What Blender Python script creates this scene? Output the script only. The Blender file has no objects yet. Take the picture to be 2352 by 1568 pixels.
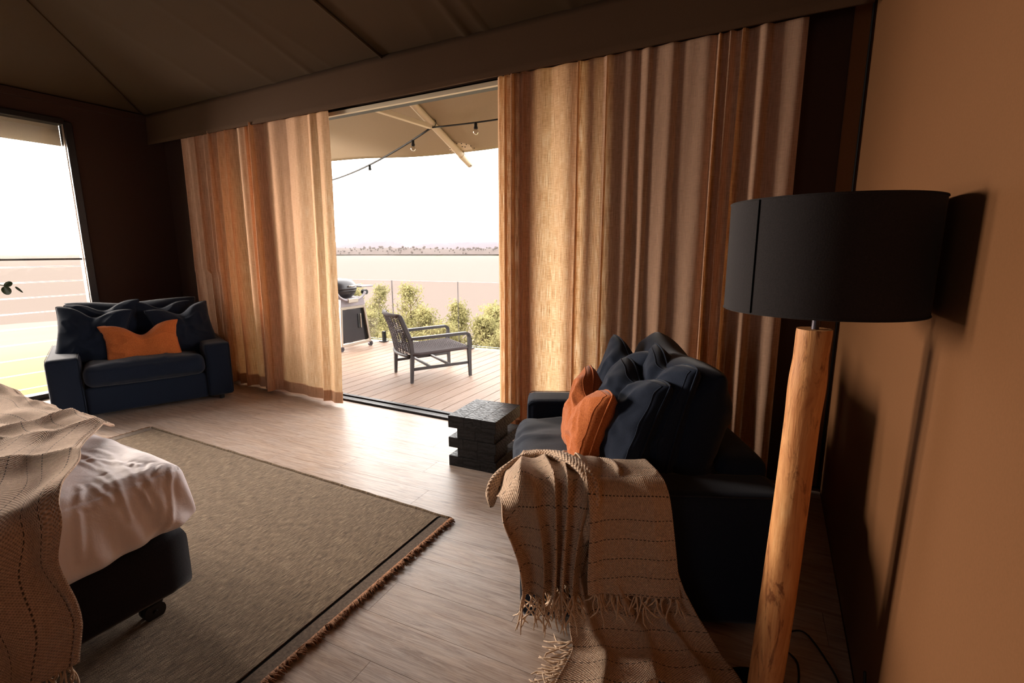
import bpy, bmesh, math, random
import numpy as np
from mathutils import Vector, Matrix, Euler

random.seed(7); RNG = np.random.RandomState(11)
S = bpy.context.scene
COL = S.collection
PI = math.pi

# ------------------------------------------------------------------ camera
cam_d = bpy.data.cameras.new('camera'); cam = bpy.data.objects.new('camera', cam_d); COL.objects.link(cam)
cam_d.sensor_fit = 'HORIZONTAL'; cam_d.sensor_width = 36.0; cam_d.lens = 36.0 * 1120 / 2352
cam_d.clip_start = 0.02; cam_d.clip_end = 20000
yaw, pitch, roll = math.radians(28.2), math.radians(-10.4), math.radians(-0.2)
fw = Vector((-math.sin(yaw)*math.cos(pitch), math.cos(yaw)*math.cos(pitch), math.sin(pitch)))
rt = Vector((math.cos(yaw), math.sin(yaw), 0)); up = rt.cross(fw)
r2 = rt*math.cos(roll) + up*math.sin(roll); u2 = -rt*math.sin(roll) + up*math.cos(roll)
cam.matrix_world = Matrix(((r2.x, u2.x, -fw.x, 0), (r2.y, u2.y, -fw.y, 0), (r2.z, u2.z, -fw.z, 1.35), (0, 0, 0, 1)))
S.camera = cam

# ------------------------------------------------------------------ light and exposure
SKY = 9.0
w = bpy.data.worlds.new('overcast_sky'); S.world = w; w.use_nodes = True
wn = w.node_tree.nodes; wl = w.node_tree.links; wn.clear()
wo = wn.new('ShaderNodeOutputWorld'); wb = wn.new('ShaderNodeBackground')
wb.inputs[0].default_value = (1.0, 0.965, 0.93, 1); wb.inputs[1].default_value = SKY
wl.new(wb.outputs[0], wo.inputs[0])

def area(name, loc, rot, sx, sy, power, color):
    d = bpy.data.lights.new(name, 'AREA'); d.shape = 'RECTANGLE'; d.size = sx; d.size_y = sy
    d.energy = power; d.color = color
    o = bpy.data.objects.new(name, d); o.location = loc; o.rotation_euler = rot; COL.objects.link(o); return o
# two added area lamps outside the louvre window, standing in for low bright daylight
KEY = area('added_lamp_west', (-9.2, 0.55, 2.15), (0, -PI/2, 0), 2.6, 1.1, 1000, (1.0, 0.88, 0.79))
KEY2 = area('added_lamp_northwest', (-9.6, 2.45, 2.30), (0, -PI/2+math.radians(5), 0), 1.5, .8, 430, (1.0, 0.88, 0.79))  # second added lamp, placed against the clipped white sky behind the visible louvres
# unseen dim fill light added behind the camera, no window there
FILL = area('added_rear_fill', (-2.2, -3.50, 1.5), (PI/2, 0, 0), 2.2, 1.5, 14, (1.0, 0.94, 0.92))
# sky portals on the openings
for nm, loc, rot, sx, sy in (('portal_door', (-3.0, 3.32, 1.25), (-PI/2, 0, 0), 4.2, 2.5), ('portal_louvre', (-6.2, 1.5, 1.3), (0, -PI/2, 0), 2.6, 1.9)):
    p = area(nm, loc, rot, sx, sy, 1, (1, 1, 1)); p.data.cycles.is_portal = True
S.view_settings.view_transform = 'Standard'; S.view_settings.look = 'None'
S.view_settings.exposure = 0.0; S.view_settings.gamma = 1.0; S.view_settings.use_curve_mapping = False

# ------------------------------------------------------------------ helpers
def lin(c):
    return tuple((x/255/12.92 if x/255 <= 0.04045 else ((x/255+0.055)/1.055)**2.4) for x in c) + (1,)

def mat(name, rgb=None, rough=0.7, metal=0, spec=0.5, sheen=0, build=None):
    m = bpy.data.materials.new(name); m.use_nodes = True
    nt = m.node_tree; b = nt.nodes['Principled BSDF']
    if rgb: b.inputs['Base Color'].default_value = lin(rgb)
    b.inputs['Roughness'].default_value = rough; b.inputs['Metallic'].default_value = metal
    b.inputs['Specular IOR Level'].default_value = spec
    if sheen: b.inputs['Sheen Weight'].default_value = sheen; b.inputs['Sheen Roughness'].default_value = 0.4
    if build: build(nt, nt.nodes, nt.links, b)
    return m

def coords(N, L, kind='Object', scale=(1, 1, 1), rand=False, rot=(0, 0, 0)):
    t = N.new('ShaderNodeTexCoord'); mp = N.new('ShaderNodeMapping')
    mp.inputs['Scale'].default_value = scale; mp.inputs['Rotation'].default_value = rot
    L.new(t.outputs[kind], mp.inputs['Vector'])
    if rand:
        oi = N.new('ShaderNodeObjectInfo'); mu = N.new('ShaderNodeMath'); mu.operation = 'MULTIPLY'; mu.inputs[1].default_value = 57.0
        L.new(oi.outputs['Random'], mu.inputs[0])
        cb = N.new('ShaderNodeCombineXYZ'); L.new(mu.outputs[0], cb.inputs[0]); L.new(mu.outputs[0], cb.inputs[1]); L.new(mu.outputs[0], cb.inputs[2])
        L.new(cb.outputs[0], mp.inputs['Location'])
    return mp.outputs[0]

def noise(N, L, vec, scale, detail=4, rough=0.6, dist=0):
    n = N.new('ShaderNodeTexNoise'); n.inputs['Scale'].default_value = scale; n.inputs['Detail'].default_value = detail
    n.inputs['Roughness'].default_value = rough; n.inputs['Distortion'].default_value = dist
    L.new(vec, n.inputs['Vector']); return n.outputs['Fac']

def ramp(N, L, fac, stops):
    r = N.new('ShaderNodeValToRGB'); e = r.color_ramp.elements
    while len(e) < len(stops): e.new(0.5)
    for i, (p, c) in enumerate(stops): e[i].position = p; e[i].color = lin(c) if len(c) == 3 else c
    L.new(fac, r.inputs[0]); return r.outputs[0]

def bump(N, L, b, fac, strength=0.3, dist=0.01, prev=None):
    n = N.new('ShaderNodeBump'); n.inputs['Strength'].default_value = strength; n.inputs['Distance'].default_value = dist
    L.new(fac, n.inputs['Height'])
    if prev is not None: L.new(prev, n.inputs['Normal'])
    if b is not None: L.new(n.outputs[0], b.inputs['Normal'])
    return n.outputs[0]

def math_n(N, L, op, a, b=0.0, c=None):
    m = N.new('ShaderNodeMath'); m.operation = op
    for i, x in enumerate((a, b) if c is None else (a, b, c)):
        if isinstance(x, (int, float)): m.inputs[i].default_value = x
        else: L.new(x, m.inputs[i])
    return m.outputs[0]

def mixc(N, L, fac, a, b, mode='MIX'):
    m = N.new('ShaderNodeMix'); m.data_type = 'RGBA'; m.blend_type = mode
    for i, x in ((0, fac), (6, a), (7, b)):
        if isinstance(x, (int, float)): m.inputs[i].default_value = x
        elif isinstance(x, tuple): m.inputs[i].default_value = lin(x) if len(x) == 3 else x
        else: L.new(x, m.inputs[i])
    return m.outputs[2]

class MB:
    """collects vertices and faces of one mesh"""
    def __init__(s): s.v = []; s.f = []; s.uv = None; s.mi = []
    def add(s, v, f, mi=0):
        k = len(s.v); s.v += [tuple(map(float, p)) for p in v]; s.f += [tuple(i+k for i in q) for q in f]; s.mi += [mi]*len(f); return s
    def box(s, c, d, bev=0.0, rot=None, mi=0):
        bm = bmesh.new(); bmesh.ops.create_cube(bm, size=1)
        for v in bm.verts: v.co = Vector((v.co.x*d[0], v.co.y*d[1], v.co.z*d[2]))
        if bev: bmesh.ops.bevel(bm, geom=list(bm.edges), offset=bev, segments=2 if bev > .004 else 1, affect='EDGES', profile=0.5)
        M = Matrix.Translation(c) @ (Euler(rot).to_matrix().to_4x4() if rot is not None and not isinstance(rot, Matrix) else (rot.to_4x4() if rot is not None else Matrix.Identity(4)))
        bm.verts.index_update(); s.add([M @ v.co for v in bm.verts], [[v.index for v in f.verts] for f in bm.faces], mi); bm.free(); return s
    def bar(s, a, b, wx, wy, bev=0.0, upv=(0, 0, 1), mi=0):
        a = Vector(a); b = Vector(b); z = (b-a).normalized(); u = Vector(upv)
        if abs(z.dot(u)) > .98: u = Vector((0, 1, 0))
        x = u.cross(z).normalized(); y = z.cross(x)
        R = Matrix((x, y, z)).transposed()
        return s.box((a+b)/2, (wx, wy, (b-a).length), bev, R, mi)
    def tube(s, pts, r, seg=8, closed=False, mi=0):
        pts = [Vector(p) for p in pts]; n = len(pts); rr = r if hasattr(r, '__len__') else [r]*n
        vs = []; fs = []; prev = None
        for i, p in enumerate(pts):
            t = (pts[min(i+1, n-1)] - pts[max(i-1, 0)]) if not closed else (pts[(i+1) % n]-pts[i-1])
            t = t.normalized() if t.length > 1e-9 else Vector((0, 0, 1))
            if prev is None: u = t.orthogonal().normalized()
            else:
                u = prev - t*prev.dot(t); u = u.normalized() if u.length > 1e-6 else t.orthogonal().normalized()
            prev = u; w_ = t.cross(u)
            for k in range(seg):
                a = 2*PI*k/seg; vs.append(p + (u*math.cos(a)+w_*math.sin(a))*rr[i])
        for i in range(n if closed else n-1):
            j = (i+1) % n
            for k in range(seg): fs.append((i*seg+k, i*seg+(k+1) % seg, j*seg+(k+1) % seg, j*seg+k))
        if not closed: fs.append(tuple(range(seg-1, -1, -1))); fs.append(tuple((n-1)*seg+k for k in range(seg)))
        return s.add(vs, fs, mi)
    def lathe(s, prof, c=(0, 0, 0), seg=32, sx=1, sy=1, cap=True, mi=0):
        vs = []; fs = []; n = len(prof)
        for r, z in prof:
            for k in range(seg): a = 2*PI*k/seg; vs.append((c[0]+r*sx*math.cos(a), c[1]+r*sy*math.sin(a), c[2]+z))
        for i in range(n-1):
            for k in range(seg): fs.append((i*seg+k, i*seg+(k+1) % seg, (i+1)*seg+(k+1) % seg, (i+1)*seg+k))
        if cap: fs.append(tuple(range(seg-1, -1, -1))); fs.append(tuple((n-1)*seg+k for k in range(seg)))
        return s.add(vs, fs, mi)
    def grid(s, P, closed_u=False, mi=0, uv=True):
        n, m = P.shape[:2]; k = len(s.v); s.v += [tuple(p) for p in P.reshape(-1, 3).tolist()]
        for i in range(n-1 if not closed_u else n):
            for j in range(m-1):
                s.f.append((k+i*m+j, k+((i+1) % n)*m+j, k+((i+1) % n)*m+j+1, k+i*m+j+1)); s.mi.append(mi)
        return s
    def prism(s, poly, z0, z1, mi=0):
        n = len(poly); vs = [(x, y, z0) for x, y in poly]+[(x, y, z1) for x, y in poly]
        fs = [tuple(range(n-1, -1, -1)), tuple(range(n, 2*n))]+[(i, (i+1) % n, n+(i+1) % n, n+i) for i in range(n)]
        return s.add(vs, fs, mi)
    def build(s, name, m, parent=None, world=True, smooth=False, uv=None, kind=None, label=None):
        off = Vector(parent_loc(parent)) if (parent is not None and world) else Vector((0, 0, 0))
        me = bpy.data.meshes.new(name); me.from_pydata([(a-off.x, b-off.y, c-off.z) for a, b, c in s.v], [], s.f)
        for mm in (m if isinstance(m, (list, tuple)) else [m]): me.materials.append(mm)
        if any(s.mi): me.polygons.foreach_set('material_index', s.mi)
        if uv is not None:
            l = me.uv_layers.new(name='UVMap'); idx = np.zeros(len(me.loops), int); me.loops.foreach_get('vertex_index', idx)
            l.data.foreach_set('uv', np.asarray(uv, float)[idx].ravel())
        if smooth is True: me.shade_smooth()
        elif smooth:
            me.shade_smooth(); me.set_sharp_from_angle(angle=math.radians(smooth))
        me.update()
        o = bpy.data.objects.new(name, me); COL.objects.link(o)
        if parent is not None: o.parent = parent
        if kind: o['kind'] = kind
        if label: o['label'] = label
        return o

def parent_loc(p):
    l = Vector(p.location)
    while p.parent is not None: p = p.parent; l += Vector(p.location)
    return l

def thing(name, label, cat, loc=(0, 0, 0), rotz=0, group=None):
    o = bpy.data.objects.new(name, None); COL.objects.link(o); o.empty_display_size = .1
    o.location = loc; o.rotation_euler = (0, 0, rotz); o['label'] = label; o['category'] = cat
    if group: o['group'] = group
    return o
def tag(o, label, cat, group=None):
    o['label'] = label; o['category'] = cat
    if group: o['group'] = group
    return o
def struct(name, mb, m, parent=None, **k):
    o = mb.build(name, m, parent, **k)
    if parent is None: o['kind'] = 'structure'
    return o

def fbm(x, y, seed=0, oct=4, f=1.0, g=0.5):
    """cheap smooth numpy noise from rotated sines"""
    r = np.random.RandomState(seed); out = 0; amp = 1.0
    for o in range(oct):
        for k in range(3):
            a = r.uniform(0, 2*PI); p = r.uniform(0, 2*PI); p2 = r.uniform(0, 2*PI); q = f*r.uniform(.7, 1.3)
            u = (x*math.cos(a)+y*math.sin(a))*q; v = (-x*math.sin(a)+y*math.cos(a))*q
            out = out + amp*np.sin(u+p+1.1*np.sin(v*.8+p2))/3
        f *= 2.03; amp *= g
    return out
def sst(a, b, x):
    t = np.clip((x-a)/(b-a), 0, 1); return t*t*(3-2*t)

# ------------------------------------------------------------------ cloth relaxation
class RBox:
    def __init__(s, c, h, r, ang=0): s.c = np.array(c, float); s.h = np.array(h, float)-r; s.r = r; s.ca = math.cos(ang); s.sa = math.sin(ang)
    def sdf(s, P):
        q = P-s.c; x = q[:, 0]*s.ca+q[:, 1]*s.sa; y = -q[:, 0]*s.sa+q[:, 1]*s.ca
        q = np.stack([x, y, q[:, 2]], 1); sg = np.where(q < 0, -1., 1.); a = np.abs(q)-s.h
        m = np.maximum(a, 0); l = np.sqrt((m*m).sum(1)); ins = np.minimum(a.max(1), 0); d = l+ins-s.r
        g = np.where((l > 1e-9)[:, None], m/np.maximum(l, 1e-9)[:, None], (a == a.max(1, keepdims=True)).astype(float))*sg
        return d, np.stack([g[:, 0]*s.ca-g[:, 1]*s.sa, g[:, 0]*s.sa+g[:, 1]*s.ca, g[:, 2]], 1)
def relax(P, Lu, Lv, cols, steps=120, it=8, thick=.006, fr=.5, pins=None, floor=0.0, g=9.8, dt=1/90, bend=.05, damp=.985):
    n, m = P.shape[:2]; X = P.reshape(-1, 3).copy(); V = np.zeros_like(X); idx = np.arange(n*m).reshape(n, m)
    cons = []
    def addc(di, dj, L, k):
        a = idx[:n-di, :m-dj] if dj >= 0 else idx[:n-di, -dj:]; b = idx[di:, dj:] if dj >= 0 else idx[di:, :m+dj]
        I, J = np.meshgrid(np.arange(a.shape[0]), np.arange(a.shape[1]), indexing='ij')
        key = (I//di) % 2 if di else (J//dj) % 2
        for p in (0, 1):
            q = key == p; cons.append((a[q], b[q], L, k))
    addc(1, 0, Lu, 1); addc(0, 1, Lv, 1); D = math.hypot(Lu, Lv); addc(1, 1, D, .35); addc(1, -1, D, .35); addc(2, 0, 2*Lu, bend); addc(0, 2, 2*Lv, bend)
    w_ = np.ones(len(X))
    if pins is not None: w_[pins.ravel()] = 0
    wc = w_[:, None]
    for st in range(steps):
        V[:, 2] -= g*dt; V *= damp; X0 = X.copy(); X = X+V*dt*wc
        for _ in range(it):
            for a, b, L, k in cons:
                d = X[b]-X[a]; l = np.sqrt((d*d).sum(1)); wa = w_[a]; wb_ = w_[b]
                s_ = (k*(l-L)/(np.maximum(l, 1e-8)*np.maximum(wa+wb_, 1e-6)))[:, None]*d
                X[a] += s_*wa[:, None]; X[b] -= s_*wb_[:, None]
        for c in cols:
            d, gr = c.sdf(X); hit = (d < thick) & (w_ > 0)
            if hit.any():
                X[hit] += gr[hit]*(thick-d[hit])[:, None]
                mv = X[hit]-X0[hit]; nn = gr[hit]; tn = mv-(mv*nn).sum(1)[:, None]*nn; X[hit] -= tn*fr
        lo = X[:, 2] < floor+thick
        X[lo, 2] = floor+thick; X[lo, :2] = X0[lo, :2]+(X[lo, :2]-X0[lo, :2])*(1-fr)
        V = (X-X0)/dt; sp = np.sqrt((V*V).sum(1)); V *= np.minimum(1, 3.0/np.maximum(sp, 1e-6))[:, None]
    return X.reshape(n, m, 3)
def guv(n, m, su=1, sv=1):
    u, v = np.meshgrid(np.linspace(0, su, n), np.linspace(0, sv, m), indexing='ij'); return np.stack([u, v], -1).reshape(-1, 2)
def add_mod_thick(o, t, sub=1):
    if sub: q = o.modifiers.new('s', 'SUBSURF'); q.levels = sub; q.render_levels = sub
    q = o.modifiers.new('t', 'SOLIDIFY'); q.thickness = t; q.offset = 0

# ------------------------------------------------------------------ materials
def fabric(name, rgb, rgb2=None, sc=900, bs=.25, rough=.9, sheen=.15, sc2=6, spec=.2):
    def f(nt, N, L, b):
        v = coords(N, L); n1 = noise(N, L, v, sc2, 3); n2 = noise(N, L, v, sc*.35, 2)
        c = ramp(N, L, n2, [(.25, rgb), (.75, rgb2 or tuple(min(255, x*1.25+4) for x in rgb))])
        c2 = mixc(N, L, n1, c, (120, 120, 120), 'MULTIPLY'); N[-1].inputs[0].default_value = 0
        L.new(c, b.inputs['Base Color']); bump(N, L, b, n2, bs, .002)
    return mat(name, rgb, rough, 0, spec, sheen, f)
M = {}
M['navy'] = fabric('navy_cotton', (15, 24, 39), (25, 35, 53), 900, .3, .9, .15)
M['rust'] = fabric('rust_boucle', (164, 84, 38), (206, 119, 64), 500, .8, .95, .3)
M['black_shade'] = fabric('black_linen', (36, 32, 32), (46, 41, 41), 900, .2, .9, .1)
M['bedbase'] = fabric('charcoal_upholstery', (20, 18, 24), (36, 32, 38), 700, .2, .9, .2)
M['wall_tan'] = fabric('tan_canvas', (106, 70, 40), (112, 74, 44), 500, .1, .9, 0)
M['wall_shaded'] = fabric('dark_brown_canvas', (62, 43, 34), (68, 48, 38), 500, .1, .9, 0)  # wall canvas with the shade put into its darker colour
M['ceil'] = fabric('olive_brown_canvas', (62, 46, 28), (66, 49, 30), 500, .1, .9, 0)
M['pelmet'] = fabric('brown_canvas', (76, 54, 36), (81, 58, 39), 500, .15, .9, 0)
M['awning'] = fabric('awning_canvas', (154, 138, 116), (160, 144, 122), 300, .1, .9, 0)
M['seam_black'] = mat('black_thread', (2, 2, 2), 1, 0, 0)
M['black_metal'] = mat('black_metal', (18, 17, 18), .4, .6)
M['black_rubber'] = mat('black_rubber', (16, 15, 15), .6)
M['bronze'] = mat('dark_bronze_frame', (26, 20, 19), .45, .2)
M['steel'] = mat('steel', (200, 190, 178), .3, .9)
M['cream_metal'] = mat('cream_painted_pole', (205, 190, 165), .45, 0)
M['greymetal'] = mat('grey_metal', (78, 72, 78), .4, .7)
M['bbq_paint'] = mat('charcoal_enamel', (38, 35, 38), .35, .2)
M['bbq_grey'] = mat('grey_plastic', (120, 112, 116), .5)
M['chair_frame'] = mat('charcoal_powdercoat', (44, 38, 40), .5)
M['cord'] = mat('woven_grey_cord', (64, 54, 55), .8)

def f_sheet(nt, N, L, b):
    v = coords(N, L); n = noise(N, L, v, 9, 5, .6, .4); bump(N, L, b, n, .25, .02)
M['sheet'] = mat('white_pink_cotton', (253, 244, 247), .7, 0, .25, .2, f_sheet)

def f_linen(nt, N, L, b, fac=.40):
    out = N['Material Output']
    v1 = coords(N, L, 'UV', (240, 8, 1)); v2 = coords(N, L, 'UV', (16, 230, 1)); v3 = coords(N, L, 'UV', (1, 1, 1))
    n1 = noise(N, L, v1, 1, 3); n2 = noise(N, L, v2, 1, 3); n3 = noise(N, L, v3, 9, 3)
    s = math_n(N, L, 'ADD', math_n(N, L, 'MULTIPLY', n1, .66), math_n(N, L, 'MULTIPLY', n2, .34))
    col = ramp(N, L, s, [(.3, (212, 168, 138)), (.7, (226, 184, 154))])
    tr = ramp(N, L, s, [(.38, (146, 108, 66)), (.5, (226, 184, 132)), (.62, (255, 238, 200))])
    df = N.new('ShaderNodeBsdfDiffuse'); tl = N.new('ShaderNodeBsdfTranslucent')
    L.new(col, df.inputs[0]); L.new(tr, tl.inputs[0])
    bb = bump(N, L, None, s, .35, .004); L.new(bb, df.inputs['Normal'])
    mx = N.new('ShaderNodeMixShader'); mx.inputs[0].default_value = fac
    L.new(df.outputs[0], mx.inputs[1]); L.new(tl.outputs[0], mx.inputs[2]); L.new(mx.outputs[0], out.inputs[0])
M['linen'] = mat('natural_linen', build=f_linen)
M['linen_left'] = mat('natural_linen_dimmed', build=lambda nt, N, L, b: f_linen(nt, N, L, b, .26))  # same linen, passes less light so the left curtain looks dimmer
M['linen_fold'] = mat('natural_linen_doubled', build=lambda nt, N, L, b: f_linen(nt, N, L, b, .08))

def f_glass(nt, N, L, b, tint=(.97, .98, .97, 1), gl=.08):
    out = N['Material Output']; t = N.new('ShaderNodeBsdfTransparent'); t.inputs[0].default_value = tint
    g = N.new('ShaderNodeBsdfGlossy'); g.inputs['Roughness'].default_value = .03
    fr = N.new('ShaderNodeFresnel'); fr.inputs[0].default_value = 1.3
    mx = N.new('ShaderNodeMixShader'); L.new(fr.outputs[0], mx.inputs[0]); L.new(t.outputs[0], mx.inputs[1]); L.new(g.outputs[0], mx.inputs[2]); L.new(mx.outputs[0], out.inputs[0])
M['glass'] = mat('louvre_glass', build=lambda nt, N, L, b: f_glass(nt, N, L, b, (.93, .92, .9, 1)))
M['glass2'] = mat('balustrade_glass', build=lambda nt, N, L, b: f_glass(nt, N, L, b, (.95, .94, .93, 1)))
M['glass_tint'] = mat('dimming_glass', build=lambda nt, N, L, b: f_glass(nt, N, L, b, (.74, .70, .64, 1)))  # tint of the added leaves, dims light reaching the left curtain
M['glass_edge'] = mat('ground_glass_edge', (215, 225, 215), .4)

def f_plank(nt, N, L, b):
    v = coords(N, L, 'Object', (2.2, 26, 8), True); g = noise(N, L, v, 2.0, 8, .68, 1.2)
    v2 = coords(N, L, 'Object', (1.0, 5, 2), True); g2 = noise(N, L, v2, 2.2, 4, .6, 1.5)
    v3 = coords(N, L, 'Object', (4, 130, 8), True); g3 = noise(N, L, v3, 2, 3, .6, .6)
    c = ramp(N, L, g, [(.28, (140, 120, 108)), (.45, (178, 160, 149)), (.6, (200, 184, 174)), (.8, (216, 203, 194))])
    c = mixc(N, L, ramp(N, L, g3, [(.50, (0, 0, 0)), (.66, (120, 120, 120))]), c, (104, 82, 70), 'MIX')
    c = mixc(N, L, ramp(N, L, g2, [(.35, (0, 0, 0)), (.7, (255, 255, 255))]), c, (250, 240, 228), 'MULTIPLY'); 
    oi = N.new('ShaderNodeObjectInfo'); hs = N.new('ShaderNodeHueSaturation')
    vr = math_n(N, L, 'MULTIPLY_ADD', oi.outputs['Random'], .08, .96); L.new(vr, hs.inputs['Value']); L.new(c, hs.inputs['Color']); L.new(hs.outputs[0], b.inputs['Base Color'])
    L.new(math_n(N, L, 'MULTIPLY_ADD', g3, .2, .26), b.inputs['Roughness'])
    bump(N, L, b, g3, .3, .0015, bump(N, L, None, g, .15, .002))
M['plank'] = mat('pale_oak_vinyl', (150, 125, 105), .4, 0, .5, 0, f_plank)
M['under'] = mat('dark_underlay', (120, 98, 84), .9)
def f_deck(nt, N, L, b):
    v = coords(N, L, 'Object', (30, 1.6, 6), True); g = noise(N, L, v, 2, 6, .65, .8)
    c = ramp(N, L, g, [(.25, (112, 88, 72)), (.5, (136, 112, 96)), (.8, (152, 130, 115))])
    oi = N.new('ShaderNodeObjectInfo'); hs = N.new('ShaderNodeHueSaturation')
    L.new(math_n(N, L, 'MULTIPLY_ADD', oi.outputs['Random'], .16, .92), hs.inputs['Value']); L.new(c, hs.inputs['Color']); L.new(hs.outputs[0], b.inputs['Base Color'])
    bump(N, L, b, g, .3, .002)
M['deck'] = mat('composite_deck_board', (165, 135, 112), .6, 0, .3, 0, f_deck)

def f_rug(nt, N, L, b):
    v = coords(N, L, 'Object', (420, 34, 1)); g = noise(N, L, v, 1, 4, .7, .2)
    v2 = coords(N, L, 'Object', (170, 14, 1)); g2 = noise(N, L, v2, 1.2, 4, .7, .3)
    v3 = coords(N, L, 'Object', (500, 300, 100)); g3 = noise(N, L, v3, 1, 2)
    s = math_n(N, L, 'ADD', math_n(N, L, 'MULTIPLY', g, .5), math_n(N, L, 'MULTIPLY', g2, .5))
    c = ramp(N, L, s, [(.38, (74, 60, 48)), (.47, (124, 104, 84)), (.54, (158, 136, 111)), (.64, (210, 188, 156))])
    c = mixc(N, L, math_n(N, L, 'MULTIPLY', g3, .35), c, (80, 66, 54))
    L.new(c, b.inputs['Base Color']); bump(N, L, b, g3, .9, .006, bump(N, L, None, s, .5, .006))
M['rug'] = mat('heather_brown_wool', (105, 86, 66), .95, 0, .1, .15, f_rug)
M['rug_band'] = fabric('dark_grey_flatweave', (84, 70, 60), (120, 102, 86), 260, .7, .95, .1)
M['rug_line'] = fabric('black_wool', (14, 12, 11), (24, 20, 18), 260, .6, .95, 0)
M['rug_fringe'] = fabric('rust_brown_yarn', (104, 68, 44), (160, 112, 78), 300, .6, .95, .1)

def f_throw(stripe_u, base=((192, 160, 133), (230, 200, 172))):
    def f(nt, N, L, b):
        uv = N.new('ShaderNodeTexCoord').outputs['UV']; sp = N.new('ShaderNodeSeparateXYZ'); L.new(uv, sp.inputs[0])
        def wave(out, fr):
            return math_n(N, L, 'SINE', math_n(N, L, 'MULTIPLY', out, fr*2*PI))
        wu = wave(sp.outputs[0], 115); wv = wave(sp.outputs[1], 115)
        wv2 = math_n(N, L, 'MULTIPLY', wu, wv)
        mp = coords(N, L, 'UV', (90, 90, 1)); n = noise(N, L, mp, 1, 4, .7); mp2 = coords(N, L, 'UV', (8, 8, 1)); n2 = noise(N, L, mp2, 1, 3)
        c = ramp(N, L, n, [(.3, base[0]), (.7, base[1])])
        # dotted dark weft threads
        st = math_n(N, L, 'FRACT', math_n(N, L, 'MULTIPLY', sp.outputs[stripe_u], 15.0))
        ln = math_n(N, L, 'LESS_THAN', st, .05); dot = math_n(N, L, 'GREATER_THAN', wave(sp.outputs[1-stripe_u], 58), -.2)
        msk = math_n(N, L, 'MULTIPLY', math_n(N, L, 'MULTIPLY', ln, dot), .85)
        c = mixc(N, L, msk, c, (38, 30, 26)); 
        c = mixc(N, L, math_n(N, L, 'MULTIPLY', math_n(N, L, 'LESS_THAN', wv2, -.35), .4), c, (80, 60, 44))
        L.new(c, b.inputs['Base Color'])
        bump(N, L, b, n, .9, .004, bump(N, L, None, wv2, .7, .003))
    return f
M['throw'] = mat('oatmeal_handwoven_cotton', (168, 134, 104), .95, 0, .1, .2, f_throw(1))
M['yarn'] = fabric('oatmeal_yarn', (190, 160, 132), (226, 200, 172), 300, .5, .95, .2)
M['throw_bed'] = mat('oatmeal_loose_weave', (168, 134, 104), .95, 0, .1, .2, f_throw(0, ((206, 174, 150), (240, 210, 186))))

def f_log(nt, N, L, b):
    v = coords(N, L, 'Object', (9, 9, 1.1)); g = noise(N, L, v, 2.2, 7, .65, 1.6)
    v2 = coords(N, L, 'Object', (60, 60, 3)); g2 = noise(N, L, v2, 1.5, 4, .6, .5)
    v3 = coords(N, L, 'Object', (13, 13, 2.6)); g3 = noise(N, L, v3, 1.3, 6, .7, 2.2)
    c = ramp(N, L, g, [(.25, (150, 88, 46)), (.40, (206, 140, 84)), (.55, (232, 170, 108)), (.75, (244, 192, 132))])
    c = mixc(N, L, ramp(N, L, g3, [(.54, (0, 0, 0)), (.64, (230, 230, 230))]), c, (104, 50, 24))
    c = mixc(N, L, math_n(N, L, 'MULTIPLY', g2, .4), c, (160, 92, 48))
    L.new(c, b.inputs['Base Color']); bump(N, L, b, g3, .35, .006, bump(N, L, None, g2, .5, .002))
M['log'] = mat('peeled_log_wood', (180, 110, 60), .55, 0, .35, 0, f_log)
def f_char(nt, N, L, b):
    v = coords(N, L, 'Object', (1, 1, 1), True); wv = N.new('ShaderNodeTexWave'); wv.wave_type = 'RINGS'; wv.inputs['Scale'].default_value = 16
    wv.inputs['Distortion'].default_value = 7; wv.inputs['Detail'].default_value = 3; wv.inputs['Detail Scale'].default_value = 2; L.new(v, wv.inputs[0])
    L.new(ramp(N, L, wv.outputs['Fac'], [(0, (9, 7, 8)), (1, (24, 19, 20))]), b.inputs['Base Color'])
    L.new(math_n(N, L, 'MULTIPLY_ADD', wv.outputs['Fac'], .25, .40), b.inputs['Roughness']); bump(N, L, b, wv.outputs['Fac'], .3, .002)
M['char'] = mat('charred_black_timber', (28, 22, 23), .45, 0, .28, 0, f_char)
def f_leaf(nt, N, L, b):
    out = N['Material Output']; oi = coords(N, L); n = noise(N, L, oi, 2.5, 2)
    c = ramp(N, L, n, [(.3, (120, 118, 80)), (.7, (166, 158, 112))])
    d = N.new('ShaderNodeBsdfDiffuse'); t = N.new('ShaderNodeBsdfTranslucent'); L.new(c, d.inputs[0]); L.new(c, t.inputs[0])
    mx = N.new('ShaderNodeMixShader'); mx.inputs[0].default_value = .35; L.new(d.outputs[0], mx.inputs[1]); L.new(t.outputs[0], mx.inputs[2]); L.new(mx.outputs[0], out.inputs[0])
M['leaf'] = mat('olive_green_leaf', build=f_leaf)
M['bark'] = mat('pale_bark', (120, 100, 80), .9)
M['plant'] = mat('deep_green_leaf', (36, 52, 24), .5)
M['pot'] = mat('black_ceramic', (30, 28, 28), .3)
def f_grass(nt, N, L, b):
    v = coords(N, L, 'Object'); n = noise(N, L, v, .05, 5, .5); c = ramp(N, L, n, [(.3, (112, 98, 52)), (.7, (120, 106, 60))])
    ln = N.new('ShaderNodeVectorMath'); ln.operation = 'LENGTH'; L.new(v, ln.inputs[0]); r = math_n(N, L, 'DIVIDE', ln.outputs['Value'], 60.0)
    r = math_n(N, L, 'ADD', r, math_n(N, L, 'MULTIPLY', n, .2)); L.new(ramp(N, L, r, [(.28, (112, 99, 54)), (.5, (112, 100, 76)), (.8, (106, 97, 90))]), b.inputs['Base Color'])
M['grass'] = mat('dry_grass', (120, 112, 68), .95, 0, .1, 0, f_grass)
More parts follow.
